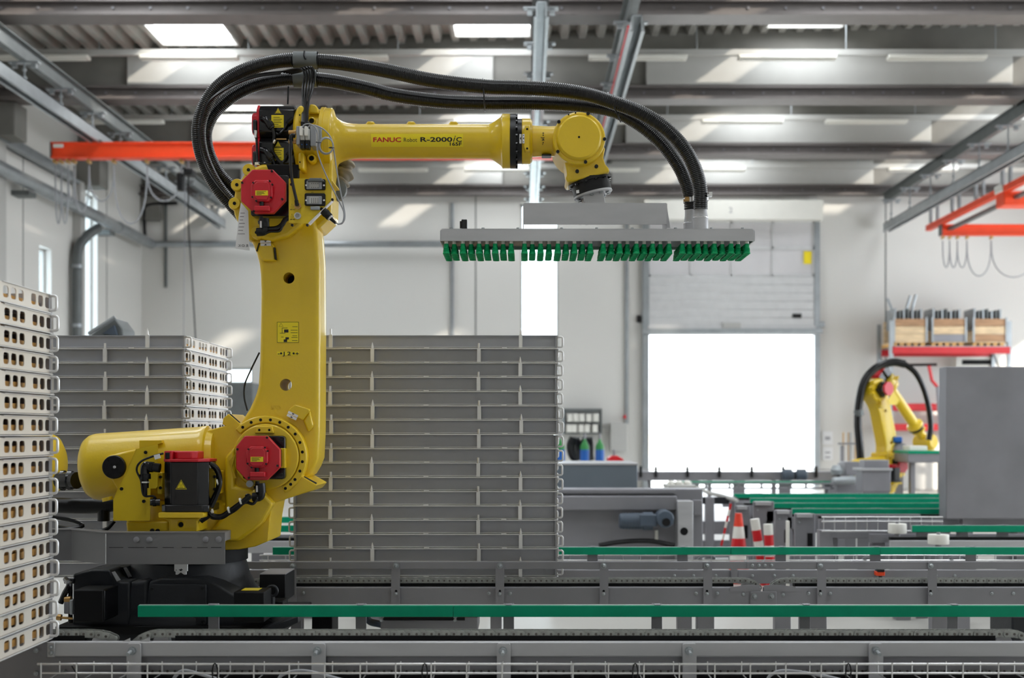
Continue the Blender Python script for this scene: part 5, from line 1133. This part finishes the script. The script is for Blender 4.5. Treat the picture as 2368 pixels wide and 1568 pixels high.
# ---- wrist
R(MB().lathe((xl(1229), fa.y, fa.z), (1, 0, 0), [(0, rx(36)), (rx(20), rx(35)), (rx(40), rx(34)), (rx(75), rx(36))], 32), 'wrist_neck', YEL, 'fore')
for py in (297, 357): R(MB().pbox(1253, 1275, py, py + 3, DAX - .04, .05), 'neck_pad', BLK, 'fore', far=False)
for k, ch in enumerate('+•J4•-'):
    pass
nj = text('+• J4 •-', 1253, 305, DAX - .066, 9, INK, robot, rot=math.pi / 2, bold=.0003, sx=1.15)
hs = R(MB().pprism(circ(1339, 319, 61, 48), 5.07, .26), 'wrist_housing', YEL, 'wrist', .008, 3)
cpw = R(MB().lathe(W(1339, 319, 5.07) , (0, -1, 0), [(0, rx(51.5)), (.004, rx(51.5)), (.016, rx(49)), (.02, rx(46)), (.021, .001)], 48), 'wrist_cap', YEL, 'wrist')
screws(hs, [(1360, 263), (1292.5, 282), (1398, 322), (1290, 351), (1354, 375)], 5.07, s=1.15)
screws(hs, [(1315, 265), (1331, 261)], 5.07, hole_me, 'bolt_hole', .5); screws(cpw, [(1339, 317)], 5.0488, hole_me, 'bolt_hole', .7)
R(MB().pprism(L4((650, 690), (690, 760), (706, 850), (692, 872), (708, 906), (1034, 824), (1026, 795), (1000, 765), (985, 715), (1000, 640), (900, 560), (700, 600)), 5.11, .18), 'wrist_casting', YEL, 'wrist', .012, 3)
screws(robot, [p4(783, 822), p4(931, 784)], 5.108, s=1.3)
ax = Vector((.244, 0, -.97)).normalized()
def w4(x, y, d=DAX): return W(*p4(x, y), d)
fl0 = w4(870, 858); u4 = DAX / F / 3.3364
R(MB().lathe(fl0, ax, [(0, 166 * u4), (56 * u4, 166 * u4), (56 * u4, 152 * u4), (140 * u4, 150 * u4)], 40), 'tool_flange', BLK, 'wrist')
for k in range(12):
    a = 2 * math.pi * k / 12; u = ax.orthogonal().normalized(); v = ax.cross(u)
    p = fl0 + ax * (52 * u4) + (u * math.cos(a) + v * math.sin(a)) * (157 * u4); R(MB().cyl(p, p + ax * (14 * u4), .007, n=8), 'flange_bolt', BLKG, 'wrist', far=False)
R(MB().lathe(fl0 + ax * (138 * u4), ax, [(0, 150 * u4), (14 * u4, 152 * u4), (20 * u4, 146 * u4)], 40), 'adapter_ring', STEEL, 'wrist')
for k in range(10):
    a = 2 * math.pi * k / 10; u = ax.orthogonal().normalized(); v = ax.cross(u)
    p = fl0 + ax * (157 * u4) + (u * math.cos(a) + v * math.sin(a)) * (120 * u4); R(MB().cyl(p, p + ax * (14 * u4), .008, n=8), 'adapter_bolt', GALV, 'wrist', far=False)
tl = R(MB().pprism(L4((775, 968), (797, 964), (799, 988), (777, 992)), DAX - .084, .002), 'ring_label', PAPER, 'wrist', far=False)
# ---- elbow motors, lying along the forearm axis
R(MB().pbox(604, 690, 249, 425, 5.2, .1), 'motor_carrier', BLK, 'fore', .006)
def xoct(px0, px1, py, d, r): 
    c = r * .66; z = Z(py, d)
    return MB().prism([(d - r, z - c), (d - c, z - r), (d + c, z - r), (d + r, z - c), (d + r, z + c), (d + c, z + r), (d - c, z + r), (d - r, z + c)], X(px0, d), X(px1, d), 'x')
for i, py in enumerate((288, 361)):
    mm = R(xoct(606, 688, py, 5.2, .0665), 'elbow_motor', BLKG, 'fore', .004)
    R(xoct(601, 607, py, 5.2, .068), 'motor_cap', RED, 'fore', .002)
    R(xoct(587, 602, py + 2, 5.2, .045), 'encoder_cover', RED, 'fore', .006)
    R(MB().pbox(584, 594, py - 12, py + 20, 5.12, .05), 'encoder_plug', BLKG, 'fore', .006, far=False)
    d = 5.2 - .0665
    lb = R(MB().pbox(*((627.5, 656) if i == 0 else (631, 656)), py - 22 + (0 if i == 0 else 3), py + 7 + (0 if i == 0 else 3), d - .0015, .001), 'type_label', YELL, 'fore', parent=mm, far=False)
    for k in range(6): MB().pbox(632, 632 + (15, 20, 17, 19, 12, 18)[k], py - 17 + 4 * k, py - 16 + 4 * k, d - .0019, .0004).build('print_line', INK, lb)
    hot_label(643, py - (32 if i == 0 else 28), d - .003 - (.0), 12, mm)
    a, b = (610, py - 12), (628, py + 6)
    R(MB().tube(spline([W(606, py - 14, d - .005), W(614, py - 12, d - .02), W(622, py - 2, d - .024), W(630, py + 8, d - .022)], 4), .0125, 12).cyl(W(622, py - 3, d - .024), W(628, py + 5, d - .023), .0165, n=12), 'motor_connector', BLKG, 'fore', far=False)
    R(MB().tube(spline([W(630, py + 8, d - .022), W(634, py + 22, d - .018), W(633, py + 40, d - .016), W(630, py + 60, d - .02), W(640, py + 78, d - .02), W(655, py + 95, d - .02)], 5), .009 if i else .0075, 8), 'motor_cable', RUB, 'fore', far=False)
    R(MB().cyl(W(678, py - 14, d - .004), W(664, py - 2, d - .012), .010, n=10).tube(spline([W(664, py - 2, d - .012), W(656, py + 12, d - .012), W(645, py + 22, d - .012), (W(638, py + 20, d - .012))], 4), .005, 8), 'brake_cable', RUB, 'fore', far=False)
R(MB().pbox(630, 662, 320, 323, 5.125, .004), 'seam_strip', BRASS, 'fore', far=False)
R(MB().tube(spline([W(590, 300, 5.11), W(593, 320, 5.1), W(595, 360, 5.1), W(597, 376, 5.09), (W(612, 379, 5.09)), W(628, 376, 5.09)], 5), .005, 8), 'encoder_cable', RUB, 'fore', far=False)
R(MB().pbox(588, 593, 301, 318, 5.095, .012).pbox(589, 600, 375, 381, 5.085, .012), 'cable_tag', PAPER, 'fore', far=False)
for q in ((610, 379), (633, 327), (633, 386), (643, 391), (655, 399)): R(MB().lathe(W(*q, 5.095), (1, 0, -.4), [(0, .0085), (.006, .0085)], 10), 'zip_tie', RWHITE, 'fore', far=False)
oct_motor(11, -616, 'fore', None, False)
R(MB().prism(rrect(X(580, 5.0), X(668, 5.0), Z(500, 5.0), Z(405, 5.0), .01), 5.0, 5.09), 'motor_flange', BLKG, 'fore', .004)
plug(606, 514, DMOT + .05, 'fore', .95)
R(MB().tube(spline([W(*q, 4.97) for q in ((620, 530), (640, 528), (652, 520), (660, 508), (674, 502))], 6), .010, 10), 'motor_cable', RUB, 'fore', far=False)
R(MB().tube(spline([W(*q, 4.965) for q in ((612, 540), (626, 535), (645, 534), (652, 524))], 6), .006, 8), 'motor_cable', RUB, 'fore', far=False)
R(MB().pprism([(615, 380), (690, 380), (690, 410), (668, 418), (668, 470), (640, 440)], 5.03, .03), 'cable_backplate', BLKM, 'fore', .004, far=False)
# connector plate
DP = 4.93
pl = R(MB().pprism(L2((668, 962), (676, 955), (1185, 955), (1185, 1215), (905, 1500), (672, 1490), (668, 1484)), DP, .004), 'connector_plate', YELS, 'fore')
R(MB().box(X(669, DP), X(766, DP), DP + .004, 5.15, Z(416, DP), Z(413, DP)), 'plate_fold', YELS, 'fore', parent=pl, far=False)
R(MB().prism([(X(p2(1185, 0)[0], DP) + .004, Z(p2(0, 1215)[1], DP)), (X(p2(1200, 0)[0], DP), Z(p2(0, 1222)[1], DP)), (X(p2(915, 0)[0], DP), Z(p2(0, 1512)[1], DP)), (X(p2(902, 0)[0], DP), Z(p2(0, 1498)[1], DP))], DP - .003, DP + .025), 'plate_return', STEELB, 'fore', parent=pl, far=False)
screws(pl, [(674, 427), (676, 521), (711, 521), (769, 462)], DP, s=.9)
for y0, y1, lid in ((968, 1100, 1), (1140, 1290, 0)):
    c = R(MB().prism(rrect(X(p2(865, 0)[0], DP), X(p2(1115, 0)[0], DP), Z(p2(0, y1)[1], DP), Z(p2(0, y0)[1], DP), .006), DP - .012, DP), 'heavy_connector', BLK, 'fore', .002, parent=pl, far=False)
    ym = (y0 + y1) / 2 + 6
    R(MB().prism(rrect(X(p2(890, 0)[0], DP), X(p2(1075, 0)[0], DP), Z(p2(0, ym + 52)[1], DP), Z(p2(0, ym - 45)[1], DP), .003), DP - .015, DP - .012), 'contact_insert', GREYC, 'fore', parent=pl, far=False)
    gi = R(MB().prism(rrect(X(p2(925, 0)[0], DP), X(p2(1040, 0)[0], DP), Z(p2(0, ym + 40)[1], DP), Z(p2(0, ym - 34)[1], DP), .004), DP - .0165, DP - .015), 'contact_face', PANEL, 'fore', parent=pl, far=False)
    nr, nc = (2, 4) if lid else (4, 4)
    me_ = bpy.data.meshes.get('contact') or MB().cyl((0, 0, 0), (0, -.0006, 0), .0016, n=8).mesh('contact', INK)
    for a in range(nr):
        for b in range(nc): inst('contact', me_, gi, W(*p2(945 + b * 25, ym - 24 + a * (48 / (nr - 1))), DP - .0165))
    if lid: R(MB().pprism(L2((915, 948), (1070, 948), (1070, 965), (1090, 970), (1090, 990), (890, 990), (890, 970), (915, 965)), DP - .03, .03), 'connector_lid', DGALV, 'fore', .003, parent=pl, far=False)
    else: R(MB().pprism(L2((925, 1290), (1045, 1290), (1040, 1335), (930, 1335)), DP - .014, .012), 'connector_lid', GALV, 'fore', .003, parent=pl, far=False)
    for q in (880, 1095): R(MB().cyl(W(*p2(q, ym), DP - .013), W(*p2(q, ym), DP - .013) + Vector((0, (DP - .017) - (DP - .013), 0)), .004, n=8), 'clip_screw', STEELB, 'fore', parent=pl, far=False)
text('A12', *p2(940, 1128), DP - .001, 3.2, INK, pl)
for q, tx in ((1290, 'AIR A2'), (1410, 'AIR B2')):
    text(tx, *p2(683, q + 46), DP - .001, 4.0, INK, pl)
    MB().tube([W(*p2(a, b), DP - .0006) for a, b in ((692, q - 5), (692, q + 18), (722, q + 18), (722, q - 5))], .0004, 4).build('arrow_print', INK, pl); MB().tube([W(*p2(a, b), DP - .0006) for a, b in ((707, q + 10), (707, q - 28), (699, q - 15))], .0004, 4).build('arrow_print', INK, pl)
a1 = R(MB().lathe(W(*p2(778, 1290), DP), (0, -1, 0), [(0, .0145), (.008, .0145), (.009, .011), (.014, .011)], 6), 'air_fitting', BRASS, 'fore', parent=pl, far=False)
a2 = R(MB().lathe(W(*p2(778, 1410), DP), (0, -1, 0), [(0, .0135), (.010, .0135), (.010, .009), (.004, .009), (.004, .001)], 18), 'air_fitting', PANEL, 'fore', parent=pl, far=False)
R(MB().tube(spline([W(*p2(*q), DP - .02) for q in ((770, 1290), (765, 1240), (752, 1180), (722, 1050), (700, 920), (690, 760), (690, 600), (697, 500))], 6), .0062, 10), 'air_tube', RUB, 'fore', far=False)
R(MB().cyl(W(*p2(768, 1280), DP - .02), W(*p2(760, 1220), DP - .02), .008, n=10), 'tube_plug', BLK, 'fore', far=False)
# valve block
DV = 4.97
vb = R(MB().pbox(*[v / 5.2276 + 540 for v in (757, 805)], *[v / 5.2276 + 230 for v in (320, 545)], DV, .1), 'valve_block', GREYC, 'fore', .003, far=False)
R(MB().pbox(*[v / 5.2276 + 540 for v in (925, 1000)], *[v / 5.2276 + 230 for v in (310, 565)], DV, .08), 'valve_end', GREYC, 'fore', .004, parent=vb, far=False)
R(MB().pbox(*[v / 5.2276 + 540 for v in (985, 1065)], *[v / 5.2276 + 230 for v in (330, 500)], DV + .08, .03), 'valve_mount', GALV, 'fore', .003, parent=vb, far=False)
for x0 in (806, 864):
    R(MB().pbox(x0 / 5.2276 + 540, (x0 + 54) / 5.2276 + 540, 350 / 5.2276 + 230, 490 / 5.2276 + 230, DV - .01, .09), 'valve_body', PANEL, 'fore', .003, parent=vb, far=False)
    R(MB().prism(rrect(X((x0 + 4) / 5.2276 + 540, DV), X((x0 + 44) / 5.2276 + 540, DV), Z(455 / 5.2276 + 230, DV), Z(340 / 5.2276 + 230, DV), .004), DV - .025, DV - .01), 'plug_head', RWHITE, 'fore', .002, parent=vb, far=False)
    k = R(MB().pbox((x0 + 1) / 5.2276 + 540, (x0 + 52) / 5.2276 + 540, 487 / 5.2276 + 230, 592 / 5.2276 + 230, DV - .008, .035), 'pilot_valve', BLK, 'fore', .002, parent=vb, far=False)
    R(MB().cyl(W((x0 + 22) / 5.2276 + 540, 546 / 5.2276 + 230, DV - .008), W((x0 + 22) / 5.2276 + 540, 546 / 5.2276 + 230, DV - .008) + Vector((0, (DV - .011) - (DV - .008), 0)), .0022, n=10), 'blue_button', BLUE, 'fore', parent=vb, far=False)
    R(MB().pbox((x0 + 5) / 5.2276 + 540, (x0 + 50) / 5.2276 + 540, 262 / 5.2276 + 230, 335 / 5.2276 + 230, DV + .01, .04), 'tube_inlet', BLK, 'fore', .003, parent=vb, far=False)
for q in (398, 508): R(MB().cyl(W(*p2(668, q), DV + .03), W(*p2(745, q), DV + .03), .0085, n=12).cyl(W(*p2(735, q), DV + .03), W(*p2(757, q), DV + .03), .0105, n=6), 'silencer', BRASS, 'fore', parent=vb, far=False)
R(MB().tube(spline([W(*p2(745, 440), DV), W(*p2(710, 438), DV), W(*p2(697, 460), DV), W(*p2(697, 505), DV)], 4), .009, 10), 'elbow_fitting', BLK, 'fore', parent=vb, far=False)
# grey signal cables with coil
def gcab(pts, d, r=.0028): R(MB().tube(spline([W(*p2(*q), d) for q in pts], 6), r, 8), 'signal_cable', GREYC, 'fore', far=False)
gcab(((835, 345), (850, 310), (910, 295), (980, 330), (1020, 420), (1020, 520), (1012, 600), (1040, 720), (1130, 940), (1250, 1180), (1330, 1350), (1325, 1470), (1280, 1505), (1235, 1495)), 4.92)
gcab(((900, 345), (930, 312), (1000, 318), (1100, 370), (1180, 470), (1210, 600), (1240, 800), (1280, 1050), (1345, 1380), (1320, 1490), (1260, 1510)), 4.93)
for k in range(3): R(MB().tube([W(*p2(1118 + (88 - 4 * k) * math.cos(a) + 3 * k, 560 + (102 - 5 * k) * math.sin(a)), 4.925 - .004 * k) for a in [2 * math.pi * i / 24 for i in range(24)]], .0028, 8, True), 'cable_coil', GREYC, 'fore', far=False)
for q in ((1185, 583), (1030, 517)): R(MB().tube([W(*p2(q[0] + 32 * math.cos(a), q[1] + 6 * math.sin(a)), 4.925 - .016 * math.sin(a)) for a in [2 * math.pi * i / 12 for i in range(12)]], .0016, 5, True), 'zip_tie', BLK, 'fore', far=False)
R(MB().cyl(W(*p2(1085, 1345), 4.94), W(*p2(1165, 1425), 4.94), .0155, n=14).cyl(W(*p2(1060, 1320), 4.94), W(*p2(1090, 1350), 4.94), .012, n=14).cyl(W(*p2(1105, 1365), 4.94), W(*p2(1125, 1385), 4.94), .017, n=14), 'round_plug', BLK, 'fore', far=False)
R(MB().cyl(W(*p2(1160, 1420), 4.94), W(*p2(1180, 1442), 4.94), .013, n=12), 'plug_nut', STEELB, 'fore', far=False); R(MB().cyl(W(*p2(1178, 1440), 4.94), W(*p2(1240, 1500), 4.94), .008, .005, 10), 'plug_boot', BLK, 'fore', far=False)
# grey cloth cable cover behind
cl = MB(); random.seed(3); vs = []; rings = []
path = spline([W(798, 376, 5.33), W(796, 398, 5.32), W(786, 420, 5.3), W(780, 440, 5.3), W(772, 452, 5.3)], 3)
path = spline(path, 4); cl.tube(path, [.036 + .009 * math.sin(i * .55) + .003 * math.sin(i * 1.7) for i in range(len(path))], 20)
cl.v = [(x + .003 * math.sin(z * 120 + y * 60), y + .004 * math.sin(z * 90 + x * 80), z + .002 * math.sin(x * 150)) for x, y, z in cl.v]
R(cl, 'cloth_cover', CLOTH, 'fore', far=False, smooth=80)
R(MB().lathe(W(776, 440, 5.28), (0, -1, 0), [(0, .05), (.03, .05), (.05, .03), (.055, .005)], 18), 'cable_gland', DGALV, 'fore', far=False)
# black tubes from the hose clamp to the valves
for i, (xt, yt, xb) in enumerate(((696, 160, 700), (702, 158, 703), (708, 156, 706), (714, 155, 712), (719, 155, 709))):
    R(MB().tube(spline([W(xt - 46, 166 + i, 5.14), W(xt - 20, 160 + i, 5.12), W(xt, yt, 5.11), W(xt + 8, 172, 5.11), W(xt + 4, 205, 5.1), W(xb, 250, 5.05), W(xb - 1, 288, 5.0)], 6), .0045, 8), 'air_tube', RUB, 'fore', far=False)
for i in range(2): R(MB().tube(spline([W(*q, 5.13 - .01 * i) for q in ((650, 166 + 3 * i), (600, 172 + 4 * i), (560, 184 + 4 * i), (515, 208 + 3 * i), (480, 240), (463, 290), (463, 335), (478, 385), (505, 428), (540, 468))], 6), .005, 8), 'air_tube', RUB, 'fore', far=False)
R(MB().cyl(W(667, 200, 5.2), W(665.5, 241, 5.2), .004, n=6), 'thin_rod', BLK, 'fore', far=False)
# thin cable left of the upper arm
R(MB().tube(spline([W(600, 815, 5.3), W(578, 860, 5.32), W(566, 890, 5.33), W(565, 920, 5.33), W(572, 950, 5.32)], 6), .004, 6), 'thin_cable', RUB, 'arm', far=False)
# second cylinder and dark pipes left of the robot
R(MB().lathe(W(60, 1075, 5.45), (1, 0, 0), [(0, .14), (.10, .14), (.13, .125), (.15, .09), (.155, .02)], 32), 'rear_cylinder', YEL, 'turret', far=False)
R(MB().cyl(W(138, 1111, 5.25), W(178, 1111, 5.2), .035, n=16).cyl(W(142, 1111, 5.25), W(150, 1111, 5.25), .042, n=16).cyl(W(158, 1111, 5.22), W(168, 1111, 5.22), .040, n=16), 'pipe_coupling', BLKG, 'turret', far=False)
R(MB().tube(spline([W(120, 1168, 5.3), W(180, 1170, 5.3), (W(240, 1168, 5.3)), W(300, 1158, 5.3)], 5), .033, 14).cyl(W(240, 1165, 5.3), W(240, 1205, 5.3), .026, n=14), 'black_pipe', BLK, 'turret', far=False)
R(MB().tube(spline([W(120, 1195, 5.1), W(170, 1205, 5.1), W(192, 1216, 5.1), W(160, 1222, 5.1), W(130, 1218, 5.1), W(180, 1226, 5.1), W(240, 1226, 5.1), W(265, 1205, 5.1)], 5), .008, 8), 'cable_loop', RUB, 'turret', far=False)
# paper tag hanging at the elbow
pt = R(MB().pprism([(557, 468), (574, 488), (577, 580), (544, 575), (552, 500)], 5.0, .001), 'paper_tag', PAPER, 'arm', far=False)
for k in range(7): MB().pbox(556 - k, 566 - (k % 3) * 2, 492 + k * 8, 493.5 + k * 8, 4.9992, .0006).build('tag_print', STEELD, pt)
text('R O K', 574, 571, 4.999, 9, STEELD, pt, sx=-1.0)
# ================================================================== hoses
def hose(label, pts, r, parent_name='corrugated_hose'):
    path = resample(spline(pts, 24), .0019); n = len(path)
    rr = [r * (1.0 if (i % 4) in (0, 1) else .925) for i in range(n)]
    t = thing('corrugated_hose', label, 'hose', pts[0], 'black corrugated suction hoses')
    MB().tube(path, rr, 20).build('hose_wall', RUB, t, smooth=60)
    return t
HA = [(560, 500, 5.24), (537, 474, 5.22), (508, 440, 5.2), (483, 399, 5.19), (465, 351, 5.18), (459, 303, 5.17), (468, 260, 5.17), (491, 217, 5.17), (521, 188, 5.17), (559, 166, 5.17), (607, 149, 5.17), (655, 140, 5.17), (706, 140, 5.17), (780, 145, 5.17), (840, 154, 5.16), (900, 165, 5.16), (1000, 186, 5.15), (1118, 200, 5.14), (1200, 203, 5.14), (1287, 208, 5.13), (1360, 219, 5.13), (1422, 238, 5.12), (1475, 258, 5.12), (1523, 285, 5.12), (1560, 317, 5.12), (1588, 352, 5.12), (1607, 390, 5.12), (1617, 425, 5.12), (1620, 455, 5.12), (1620, 484, 5.12)]
HB = [(556, 460, 5.3), (534, 434, 5.3), (508, 405, 5.29), (489, 373, 5.28), (477, 338, 5.27), (475, 303, 5.27), (489, 268, 5.27), (515, 239, 5.27), (550, 214, 5.27), (591, 196, 5.27), (642, 185, 5.27), (690, 182, 5.27), (735, 184, 5.27), (780, 190, 5.27), (850, 205, 5.26), (915, 221, 5.26), (1016, 234, 5.25), (1118, 238, 5.25), (1200, 238, 5.25), (1287, 240, 5.26), (1360, 246, 5.27), (1420, 257, 5.27), (1470, 282, 5.27), (1512, 314, 5.27), (1546, 350, 5.27), (1574, 392, 5.27), (1590, 432, 5.27), (1597, 462, 5.27), (1598, 484, 5.27)]
hose('upper of the two black corrugated hoses arching over the robot', [W(*p) for p in HA], rx(16.6))
hose('lower of the two black corrugated hoses arching over the robot', [W(*p) for p in HB], rx(16.4))
hc = thing('hose_clamp', 'grey double hose sleeve holding both black hoses above the elbow', 'clamp', W(708, 200, 5.2))
MB().lathe(W(680, 140, 5.17), (1, 0, 0), [(0, rx(20.5)), (rx(54.5), rx(20))], 32, caps=False).lathe(W(680, 140, 5.17), (1, 0, 0), [(0, rx(18)), (rx(54.5), rx(18))], 32, caps=False).build('upper_sleeve', DGALV, hc)
MB().lathe(W(680, 183, 5.27), (1, 0, .02), [(0, rx(20.5)), (rx(54.5), rx(20.5))], 32, caps=False).lathe(W(680, 183, 5.27), (1, 0, 0), [(0, rx(18)), (rx(54.5), rx(18))], 32, caps=False).build('lower_sleeve', DGALV, hc)
MB().tube(spline([W(704, 118, 5.14), W(703, 128, 5.132), W(707, 137, 5.131)], 4), .004, 6).build('zip_tie', BLK, hc)
for i, ((px, py, d), a, who) in enumerate((((1119, 219, 5.15), 1.5, 'zip tie around both hoses above the forearm'), ((1421, 249, 5.14), 1.15, 'zip tie around both hoses right of the wrist'))):
    o = MB().tube([W(px + 10 * 0 + 36 * math.cos(t_) * math.cos(a), py + 36 * math.cos(t_) * math.sin(a) * 1.05, d + .05 + .09 * math.sin(t_)) for t_ in [2 * math.pi * k / 24 for k in range(24)]], .003, 5, True).build('hose_tie', BLK)
    tag(o, 'black ' + who, 'zip tie')
# ================================================================== suction gripper
gp = thing('suction_gripper', 'long grey suction gripper with green bellows cups hanging from the robot wrist', 'gripper', W(1380, 560, 5.2))
DG0, DG1 = 5.08, 5.325
gx0, gx1 = X(1019, DG0), X(1743, DG0); gz0, gz1 = Z(557.5, DG0), Z(531, DG0)
MB().box(gx0, gx1, DG0, DG0 + .004, gz0, gz1).build('front_panel', STEEL, gp, bevel=.001)
MB().box(gx0, gx1, DG1 - .004, DG1, gz0, gz1).build('back_panel', STEEL, gp, bevel=.001)
MB().box(gx0 + .001, gx1 - .001, DG0 + .004, DG1 - .004, gz0 + .012, gz0 + .016).build('base_plate', STEELD, gp)
MB().box(gx0 + .004, gx1 - .004, DG0 - .0, DG1, gz1, gz1 + .004).build('top_plate', STEEL, gp)
for a, b in ((gx0 - .003, gx0), (gx1, gx1 + .005)): MB().box(a, b, DG0 + .004, DG1 - .002, gz0 + .001, gz1 - .004).build('end_plate', STEEL, gp)
gb_me = MB().cyl((0, 0, 0), (0, 0, .003), .0095, n=12).cyl((0, 0, .003), (0, 0, .0085), .0065, n=8).mesh('top_bolt', GALV)
for px in (1043, 1117, 1198, 1299, 1380, 1462, 1562, 1645, 1717): inst('top_bolt', gb_me, gp, (X(px, DG0 + .03), DG0 + .03, gz1 + .004))
for px in (1060, 1300, 1500, 1700): inst('top_bolt', gb_me, gp, (X(px, DG1 - .03), DG1 - .03, gz1 + .004))
# suction cups
cupprof = [(0, .0085), (-.002, .0098), (-.016, .0098)]
for k in range(4): cupprof += [(-.018 - k * .004, .0122 + .0005 * k), (-.020 - k * .004, .0106 + .0005 * k)]
cupprof += [(-.036, .0136), (-.041, .0146), (-.0415, .0118), (-.036, .008)]
CUPM = MB().lathe((0, 0, 0), (0, 0, 1), cupprof, 12).mesh('suction_cup', CUP)
FITM = MB().cyl((0, 0, 0), (0, 0, .013), .008, n=6).mesh('cup_fitting', RWHITE)
cols = [1032, 1050, 1070.6, 1089, 1108, 1126, 1145, 1163.5, 1182, 1213, 1231, 1250, 1269.5, 1290, 1309, 1328, 1347, 1365, 1395, 1414, 1432.6, 1451, 1471.5, 1490, 1509, 1527.6, 1547, 1577.7, 1595, 1614, 1632, 1652, 1671, 1690.5, 1708, 1727]
for i, px in enumerate(cols):
    k = i % 9; x = X(px, DG0 + .02)
    rows = 8 if k % 2 == 0 else 7
    for j in range(rows):
        y = DG0 + .018 + (.0 if k % 2 == 0 else .0148) + j * .0298
        c = inst('suction_cup', CUPM, gp, (x, y, gz0 - .0085))
        if j < 1: inst('cup_fitting', FITM, c, (x, y, gz0 - .0085))
# beam and neck
bz0, bz1 = Z(517, 5.12), Z(471, 5.12)
bx0, bx1 = X(1211.5, 5.12), X(1541, 5.12)
bm1 = MB().box(bx0, bx1, 5.12, 5.124, bz0, bz1).box(bx0, bx1, 5.12, 5.28, bz1, bz1 + .003).box(bx0, bx1, 5.12, 5.128, bz0 - .003, bz0).build('carrier_beam', STEEL, gp)
for x, s_ in ((bx0 - .003, -1), (bx1, 1)):
    MB().prism([(5.12, bz0), (5.12, bz1), (5.28, bz1), (5.28, bz0 - .012), (5.27, gz1 + .004), (5.13, gz1 + .004)], x, x + .003, 'x').build('beam_end', STEEL, gp)
MB().pprism([(1541.5, 472), (1550, 527), (1541, 527), (1532, 520), (1541, 517)], 5.27, .004).build('gusset', STEEL, gp)
for a, b in ((1187, 1214), (1540, 1573)): MB().box(X(a, DG0 + .03), X(b, DG0 + .03), 5.11, 5.3, gz1 + .004, gz1 + .007).build('foot_plate', STEEL, gp)
MB().pprism(L4((828, 1002), (985, 962), (1002, 1078), (842, 1078)), 5.14, .12).build('neck', STEEL, gp, bevel=.003)
MB().tube([W(1069, 528, 5.12), W(1069, 512, 5.12)], .0105, 12).build('grip_knob', BLK, gp)
MB().pbox(1067, 1080, 507, 529, 5.11, .05).build('black_bracket', BLKG, gp, bevel=.003)
# hose pipes with clamps
for px, d, who in ((1620, 5.13, 0), (1598, 5.27, 1)):
    s = d / F
    p = MB().lathe((X(px, d), d, gz1 + .003), (0, 0, 1), [(0, 17.6 * s), (29 * s, 17.6 * s), (31 * s, 17 * s), (46 * s, 14.5 * s), (60 * s, 14.2 * s)], 32).build('hose_pipe', STEEL, gp)
    MB().lathe((X(px, d), d, gz1 + .003 + 29 * s), (0, 0, 1), [(-.001, 17.7 * s), (0, 18.1 * s), (.0025, 18.1 * s), (.0035, 17.5 * s)], 32, caps=False).build('weld_seam', STEELB, p)
    zc = Z(459 if who == 0 else 464, d)
    MB().lathe((X(px, d), d, zc), (0, 0, 1), [(-.010, rx(17.6)), (-.010, rx(18.3)), (.010, rx(18.3)), (.010, rx(17.6))], 28, caps=False).build('pipe_clamp', STEELB, p)
    q = (1640, 453) if who == 0 else (1586, 464)
    MB().cyl(W(q[0] - 5, q[1], d - .03), W(q[0] + 5, q[1] - 2, d - .03), .006, n=8).box(X(q[0] - 4, d), X(q[0] + 4, d), d - .04, d - .015, Z(q[1] + 5, d), Z(q[1] - 5, d)).build('clamp_screw', BRASS if who else STEELB, p)
# ================================================================== second robot far right
def place_second():
    s = J1; yaw = math.radians(34); D2 = 16.4
    base = Vector((X(2008, D2), D2, .12))
    T0 = Matrix.Translation(base) @ Matrix.Rotation(yaw, 4, 'Z') @ Matrix.Translation(-J1)
    def rot(p, a): return Matrix.Translation(p) @ Matrix.Rotation(math.radians(a), 4, 'Y') @ Matrix.Translation(-p)
    a2, a3 = -17, 44
    M = {'base': Matrix.Translation(base - J1), 'turret': T0, 'arm': T0 @ rot(J2, a2)}
    M['fore'] = M['arm'] @ rot(J3, a3 - a2); M['wrist'] = M['fore'] @ rot(J5, -30)
    r = thing('industrial_robot', 'small looking yellow robot far back in front of the red pallet rack', 'robot', base)
    for g_, l in LINK.items():
        for o in l:
            c = bpy.data.objects.new(o.name.split('.')[0], o.data); COL.objects.link(c)
            for m_ in o.modifiers:
                b = c.modifiers.new('bevel', 'BEVEL'); b.width = m_.width; b.segments = 1; b.limit_method = 'ANGLE'; b.angle_limit = m_.angle_limit
            c.matrix_basis = M[g_] @ worldm(o); c.parent = r; c.matrix_parent_inverse = Matrix.Translation(-base)
    for lab, pts, rr in ((0, [(1990, 1072), (1988, 1030), (1984, 980), (1987, 930), (2000, 880), (2030, 848), (2066, 838), (2092, 842)], .085), (0, [(2092, 842), (2116, 862), (2134, 895), (2147, 940), (2152, 985), (2148, 1018)], .06)):
        MB().tube(spline([W(a, b, D2 - .1) for a, b in pts], 8), rr * .62, 14).build('hose', RUB, r)
    MB().cyl(W(1985, 948, D2 - .1), W(1987, 962, D2 - .1), .064, n=14).build('hose_sleeve', DGALV, r)
    return r
r2 = place_second()
t = thing('robot_housing', 'grey sheet steel housing in front of the small robot base', 'housing', (X(2030, 14.6), 14.6, 0))
MB().pbox(1994, 2060, 1086, 1138, 14.6, .3).build('front_box', STEELD, t, bevel=.01); MB().pbox(2000, 2056, 1064, 1086, 14.7, .25).build('upper_box', STEELD, t, bevel=.01); MB().pbox(1990, 2064, 1083, 1088, 14.57, .36).build('rim', STEEL, t)
MB().box(X(1996, 14.6), X(2058, 14.6), 14.62, 14.88, 0, Z(1138, 14.6)).build('stand', STEELD, t)
